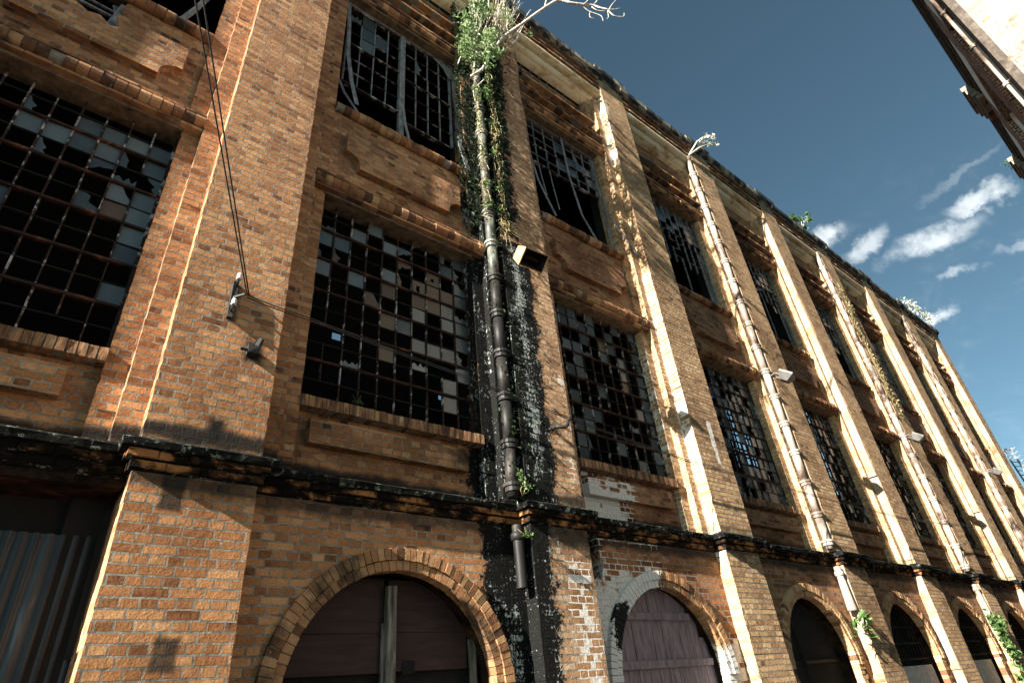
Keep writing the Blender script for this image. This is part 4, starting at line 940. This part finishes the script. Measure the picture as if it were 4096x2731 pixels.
# bare tree leaning out of the wall over the street
t = thing('bare_tree', 'leafless pale tree branch arching out over the roof edge against blue sky', 'tree', tuple(at(1886, 305, -.1)))
tr = MB()
ZTp = lambda x, y, Y: at(1800+x*.3571, y*.3571, Y)
def limb(pts, r0, r1, mbx=tr):
    P_ = [ZTp(*p) for p in pts]; n = len(P_)
    Q = []
    for i in range(n-1):
        for q in range(4):
            u = q/4; p0, p1, p2, p3 = P_[max(i-1, 0)], P_[i], P_[i+1], P_[min(i+2, n-1)]
            Q.append(.5*((2*p1)+(p2-p0)*u+(2*p0-5*p1+4*p2-p3)*u*u+(3*p1-p0-3*p2+p3)*u**3))
    Q.append(P_[-1]); mbx.tube(Q, [r0+(r1-r0)*i/(len(Q)-1) for i in range(len(Q))], 7)
limb([(240, 855, -.05), (330, 800, -.15), (385, 745, -.25), (450, 620, -.35), (540, 490, -.45), (620, 400, -.55), (820, 260, -.8), (950, 165, -1.0), (1060, 90, -1.15), (1190, 10, -1.35), (1260, 5, -1.45)], .030, .032)
limb([(1260, 5, -1.45), (1350, 35, -1.55), (1460, 50, -1.65), (1590, 62, -1.75), (1680, 90, -1.85), (1770, 110, -1.95)], .031, .018)
limb([(1770, 110, -1.95), (1840, 108, -2.0), (1905, 95, -2.05)], .014, .006)
limb([(1770, 120, -1.95), (1830, 175, -2.0), (1890, 190, -2.05), (1945, 185, -2.1), (1950, 150, -2.1)], .014, .005)
limb([(1780, 110, -1.95), (1810, 60, -2.0), (1860, 0, -2.05)], .011, .005)
limb([(1480, 70, -1.65), (1560, 130, -1.7), (1660, 165, -1.8), (1700, 190, -1.85), (1715, 240, -1.85)], .010, .005)
limb([(1590, 80, -1.75), (1650, 120, -1.8), (1750, 128, -1.9)], .012, .006)
limb([(1500, 50, -1.7), (1540, 10, -1.75), (1570, -30, -1.8)], .012, .006); limb([(1600, 60, -1.75), (1640, 20, -1.8), (1660, -30, -1.8)], .012, .006)
limb([(1060, 80, -1.15), (1075, 20, -1.2), (1085, -30, -1.2)], .016, .010)
limb([(1570, 130, -1.7), (1565, 190, -1.7), (1620, 210, -1.75)], .007, .004); limb([(1765, 130, -1.9), (1775, 190, -1.9), (1755, 215, -1.9)], .008, .005)
limb([(310, 960, -.05), (380, 895, -.12), (420, 870, -.15)], .014, .006)
limb([(540, 600, -.2), (640, 545, -.3), (720, 480, -.4), (780, 370, -.5), (830, 270, -.55), (840, 240, -.6)], .016, .008)
limb([(660, 435, -.4), (740, 380, -.45), (800, 300, -.5), (850, 190, -.6), (905, 110, -.65)], .014, .006)
limb([(700, 490, -.35), (770, 440, -.4), (860, 380, -.5), (900, 360, -.5)], .014, .008)
limb([(720, 440, -.35), (760, 350, -.42), (800, 270, -.5)], .012, .005)
limb([(270, 770, -.1), (280, 660, -.12), (300, 560, -.2), (290, 520, -.2)], .012, .006); limb([(90, 720, 0), (120, 640, -.05), (180, 580, -.1), (230, 490, -.2)], .012, .006)
limb([(300, 870, -.03), (265, 960, -.03), (265, 1060, -.03), (295, 1180, -.02)], .010, .005)
tr.build('trunk', M_BRANCH, t, True)
lv = MB(); clump(lv, ZTp(895, 375, -.5), (.10, .06, .16), 40, .07, 0, .5, 1); lv.build('foliage', L_BRIGHT, t)

def sapling(name, label, cat, root, tips_, m_leaf, n, s, rad, r0=.02, m_st=M_BRANCH, group=None):
    t = thing(name, label, cat, tuple(root), group); st = MB(); lv = MB()
    for e in tips_:
        mid = Vector(root).lerp(e, .55)+Vector((R.gauss(0, .05), 0, R.gauss(.04, .05)))
        st.tube([root, mid, e], [r0, r0*.7, r0*.35], 6); clump(lv, e, rad, n, s)
    st.build('stem', m_st, t, True); lv.build('foliage', m_leaf, t); return t
ZRp = lambda x, y, Y: at(2500+x*.5102, 400+y*.5102, Y)
g = 'plants rooted in the roof edge'
sapling('sapling', 'pale leaved sapling leaning over the roof edge above the first white drainpipe', 'sapling', ZRp(505, 430, -.05), [ZRp(640, 275, -.3), ZRp(690, 290, -.3), ZRp(700, 335, -.3), ZRp(660, 345, -.3), ZRp(600, 320, -.2)], L_PALE, 9, .15, (.13, .08, .13), .035, group=g)
sapling('sapling', 'thin green sapling with drooping leaves on the roof edge against the sky', 'sapling', ZRp(1390, 1010, .1), [ZRp(1320, 920, .1), ZRp(1345, 935, .1), ZRp(1380, 950, .1), ZRp(1440, 905, .1), ZRp(1440, 940, .1), ZRp(1410, 990, .1)], L_MID, 9, .24, (.18, .1, .18), .014, group=g)
sapling('roof_weeds', 'low bushy weeds on the far end of the roof', 'plant', at(3680, 1250, .2), [at(3625+q*14, 1218+q*9-R.random()*14, .1) for q in range(8)], L_PALE, 26, .16, (.40, .3, .25), .02, group=g)
sapling('wall_plant', 'large leaved plant sprouting below the first white drainpipe', 'plant', at(3440, 2440, .05), [at(3430, 2475, -.1), at(3455, 2490, -.12), at(3475, 2500, -.1), at(3425, 2520, -.1), at(3485, 2525, -.08), at(3460, 2470, -.1)], L_MID, 5, .17, (.13, .10, .16), .012, group='plants under the white drainpipes')
sapling('wall_plant', 'dense trailing plant below the second white drainpipe', 'plant', at(4000, 2460, .05), [at(3970+q*9, 2470+q*16, -.08) for q in range(10)]+[at(4000, 2480, -.1), at(3990, 2500, -.1), at(4060, 2620, -.05), at(4070, 2680, -.05)], L_MID, 22, .13, (.28, .12, .25), .012, group='plants under the white drainpipes')
sapling('tuft', 'small green tuft at the foot of the mossy drainpipe', 'plant', at(2090, 1985, .0), [at(2095, 1930, -.05), at(2105, 1950, -.05), at(2085, 1900, -.04), at(2115, 1940, -.04), at(2080, 1890, -.03)], L_BRIGHT, 26, .038, (.05, .04, .06), .006, M_STEM)
sapling('tuft', 'tiny fern on the string course under the stained pilaster', 'plant', at(2105, 2145, -.05), [at(2110, 2130, -.1), at(2125, 2140, -.1), at(2095, 2138, -.1)], L_MID, 16, .035, (.04, .03, .03), .004, M_STEM)
sapling('tuft', 'tiny moss tuft on the sill under the first whole window', 'plant', at(1430, 1612, .27), [at(1425, 1606, .26), at(1440, 1610, .26)], L_MID, 16, .03, (.05, .03, .015), .003, M_STEM)
sapling('ivy_column', 'ivy growing up the face of the pilaster by the second white drainpipe', 'creeper', Vector((PLf[6]+.1, -.02, 9.0)), [Vector((PLf[6]+.15+.3*R.random(), -.04, 8.8+q*.42)) for q in range(13)], L_DRY, 40, .10, (.22, .03, .35), .008, M_STEM)

# ------------------------------------------------------------------ building across the street
opp = thing('opposite_building', 'sunlit white brick building across the street with dark cornice', 'building', (14, -9, 0))
M_OPW = brick_mat('white_painted_brick', [(0, (.21, .14, .08)), (.20, (.24, .175, .115)), (.30, (.30, .275, .245)), (1, (.33, .31, .28))], mort=(.25, .23, .205), rough=.3, lichen=False)
M_OPD = brick_mat('sooty_brick', [(0, (.04, .02, .015)), (.3, (.20, .075, .035)), (.7, (.30, .13, .06)), (1, (.36, .19, .10))], mort=(.55, .52, .47), lichen=False)
M_OPS = plain('sooty_stone', [(.3, (.025, .02, .016)), (.5, (.06, .048, .038)), (.7, (.12, .10, .08))], 6, .95, .015)
M_OPC = plain('peeling_cream', [(.3, (.36, .31, .25)), (.42, (.66, .62, .56)), (.7, (.80, .77, .72))], 5, .9, .004)
YO = -6.3
mb = MB(); mb.box(10.0, 10.3, -22, YO-.12, 0, 15.2); mb.build('wall', M_OPW, opp)
mb = MB(); mb.box(10.3, 30, YO-.9, YO-.32, 0, 15.2); mb.build('wall', M_OPD, opp)
OX = [(10.0, 10.55), (12.6, 13.7), (16.6, 17.7), (20.8, 21.9), (25, 26.1)]
for i, (a, b) in enumerate(OX):
    mb = MB()
    if i == 0: mb.box(a+.002, b, YO-.119, YO, 0, 14.3, j=.0); mb.build('pilaster', M_OPS, opp)
    else: mb.box(a, b, YO-.33, YO, 0, 14.3); mb.build('pilaster', M_OPD, opp)
for i in range(4):
    a, b = OX[i][1], OX[i+1][0]
    for z0 in (3.6, 9.2):
        fb = MB(); x0, x1 = a+.35, b-.35
        fb.box(x0, x1, YO-.30, YO-.27, z0, z0+3.6, 0); w = fb.build('window', G_GREY, opp)
        fb = MB(); fb.box(x0-.1, x0, YO-.33, YO-.20, z0-.1, z0+3.7); fb.box(x1, x1+.1, YO-.33, YO-.20, z0-.1, z0+3.7); fb.box(x0, x1, YO-.33, YO-.19, z0+3.6, z0+3.72); fb.box(x0, x1, YO-.33, YO-.12, z0-.12, z0); fb.build('frame', M_OPC, w)
    mb = MB(); mb.box(a, b, YO-.33, YO-.02, 13.35, 14.28); mb.build('fascia', M_OPC, opp)
    mb = MB(); mb.box(a, a+.30, YO-.33, YO-.13, 0, 13.1); mb.box(b-.30, b, YO-.33, YO-.13, 0, 13.1); mb.build('render_coat', M_OPC, opp)
    mb = MB(); course(mb, a, b, YO-.33, YO-.02, 13.15, 13.33, .12, .01); mb.build('dentil_course', [M_OPD, M_MORT], opp)
mb = MB()
for z0, z1, d_ in ((14.3, 14.45, .02), (14.45, 14.6, .05), (14.6, 14.75, .08), (14.75, 15.0, .11)):
    mb.box(10.55, 30, YO-.4, YO+d_, z0, z1-.004, j=.004)
mb.build('cornice', M_OPS, opp)
for a, b in OX[2:]:
    mb = MB()
    for q, (z0, d_) in enumerate(((14.2, .12), (14.36, .18), (14.52, .23), (14.68, .28))): course(mb, a-.06, b+.06, YO-.1, YO+d_, z0, z0+.15, .235, .01)
    mb.build('capital', [M_MOULD, M_MORT], opp)
mb = MB(); mb.box(10.0, 30, -22, YO-.02, 15.2, 15.32); mb.build('roof', M_DARK, opp)
t = thing('conduit', 'thin white conduit on standoff brackets down the corner of the opposite building', 'pipe', (10.32, YO+.1, 0))
mb = MB(); mb.tube([(10.32, YO+.075, .2), (10.32, YO+.075, 15.0)], .026, 10); mb.build('pipe', M_PIPEW, t, True)
for z in (7.3, 8.35, 9.4, 10.45, 11.5, 12.55, 13.6):
    mb = MB(); mb.tube([(10.32, YO+.075, z), (10.22, YO-.01, z+.0)], .016, 6); mb.lathe((10.32, YO+.075, 0), [(.03, z-.035), (.048, z-.03), (.048, z+.03), (.03, z+.035)], 10); mb.build('bracket', M_PIPEW, t)
sapling('tuft', 'small green weed on the cornice of the opposite building', 'plant', Vector((21.2, YO+.2, 14.95)), [Vector((21.3, YO+.35, 15.1)), Vector((21.6, YO+.3, 15.05))], L_MID, 20, .07, (.15, .1, .1), .006, M_STEM)

# ------------------------------------------------------------------ far mast and the street itself
t = thing('lattice_mast', 'distant thin lattice mast beyond the right end of the factory', 'mast', (44, 2, 0))
def farp(x, y, X=44.0):
    r = Vector((x-2048, -(y-1365.5), FPX)); w = Vector((r.dot(CU), r.dot(CN), r.dot(CZ))); s_ = X/w.x
    return Vector((X, -D0+w.y*s_, EYE+w.z*s_))
a, b, c, d_ = farp(4012, 1795), farp(4140, 1990), farp(4045, 1800), farp(4165, 1985)
mb = MB(); mb.tube([a, b], .05, 5); mb.tube([c, d_], .05, 5)
for q in range(12): mb.tube([a.lerp(b, q/11), c.lerp(d_, q/11)], .03, 4); mb.tube([c.lerp(d_, q/11), c.lerp(d_, q/11)+Vector((0, -.25, .12))], .025, 4)
mb.tube([farp(4010, 1798), farp(4050, 1793)], .05, 5); mb.tube([b, Vector((44, b.y, 0))], .10, 6)
mb.build('lattice', M_STRIP, t)
M_ROAD = plain('asphalt', [(.3, (.018, .018, .018)), (.7, (.034, .033, .032))], 6, .9, .006)
mb = MB(); mb.box(-400, 600, -400, 400, -.2, 0); tag(mb.build('ground', M_ROAD), kind='structure')
M_PAVE = plain('paving', [(.3, (.04, .038, .035)), (.7, (.07, .066, .06))], 5, .9, .004)
mb = MB(); mb.box(-8, 40, -1.5, -.002, .0, .12); tag(mb.build('pavement', M_PAVE), kind='structure')
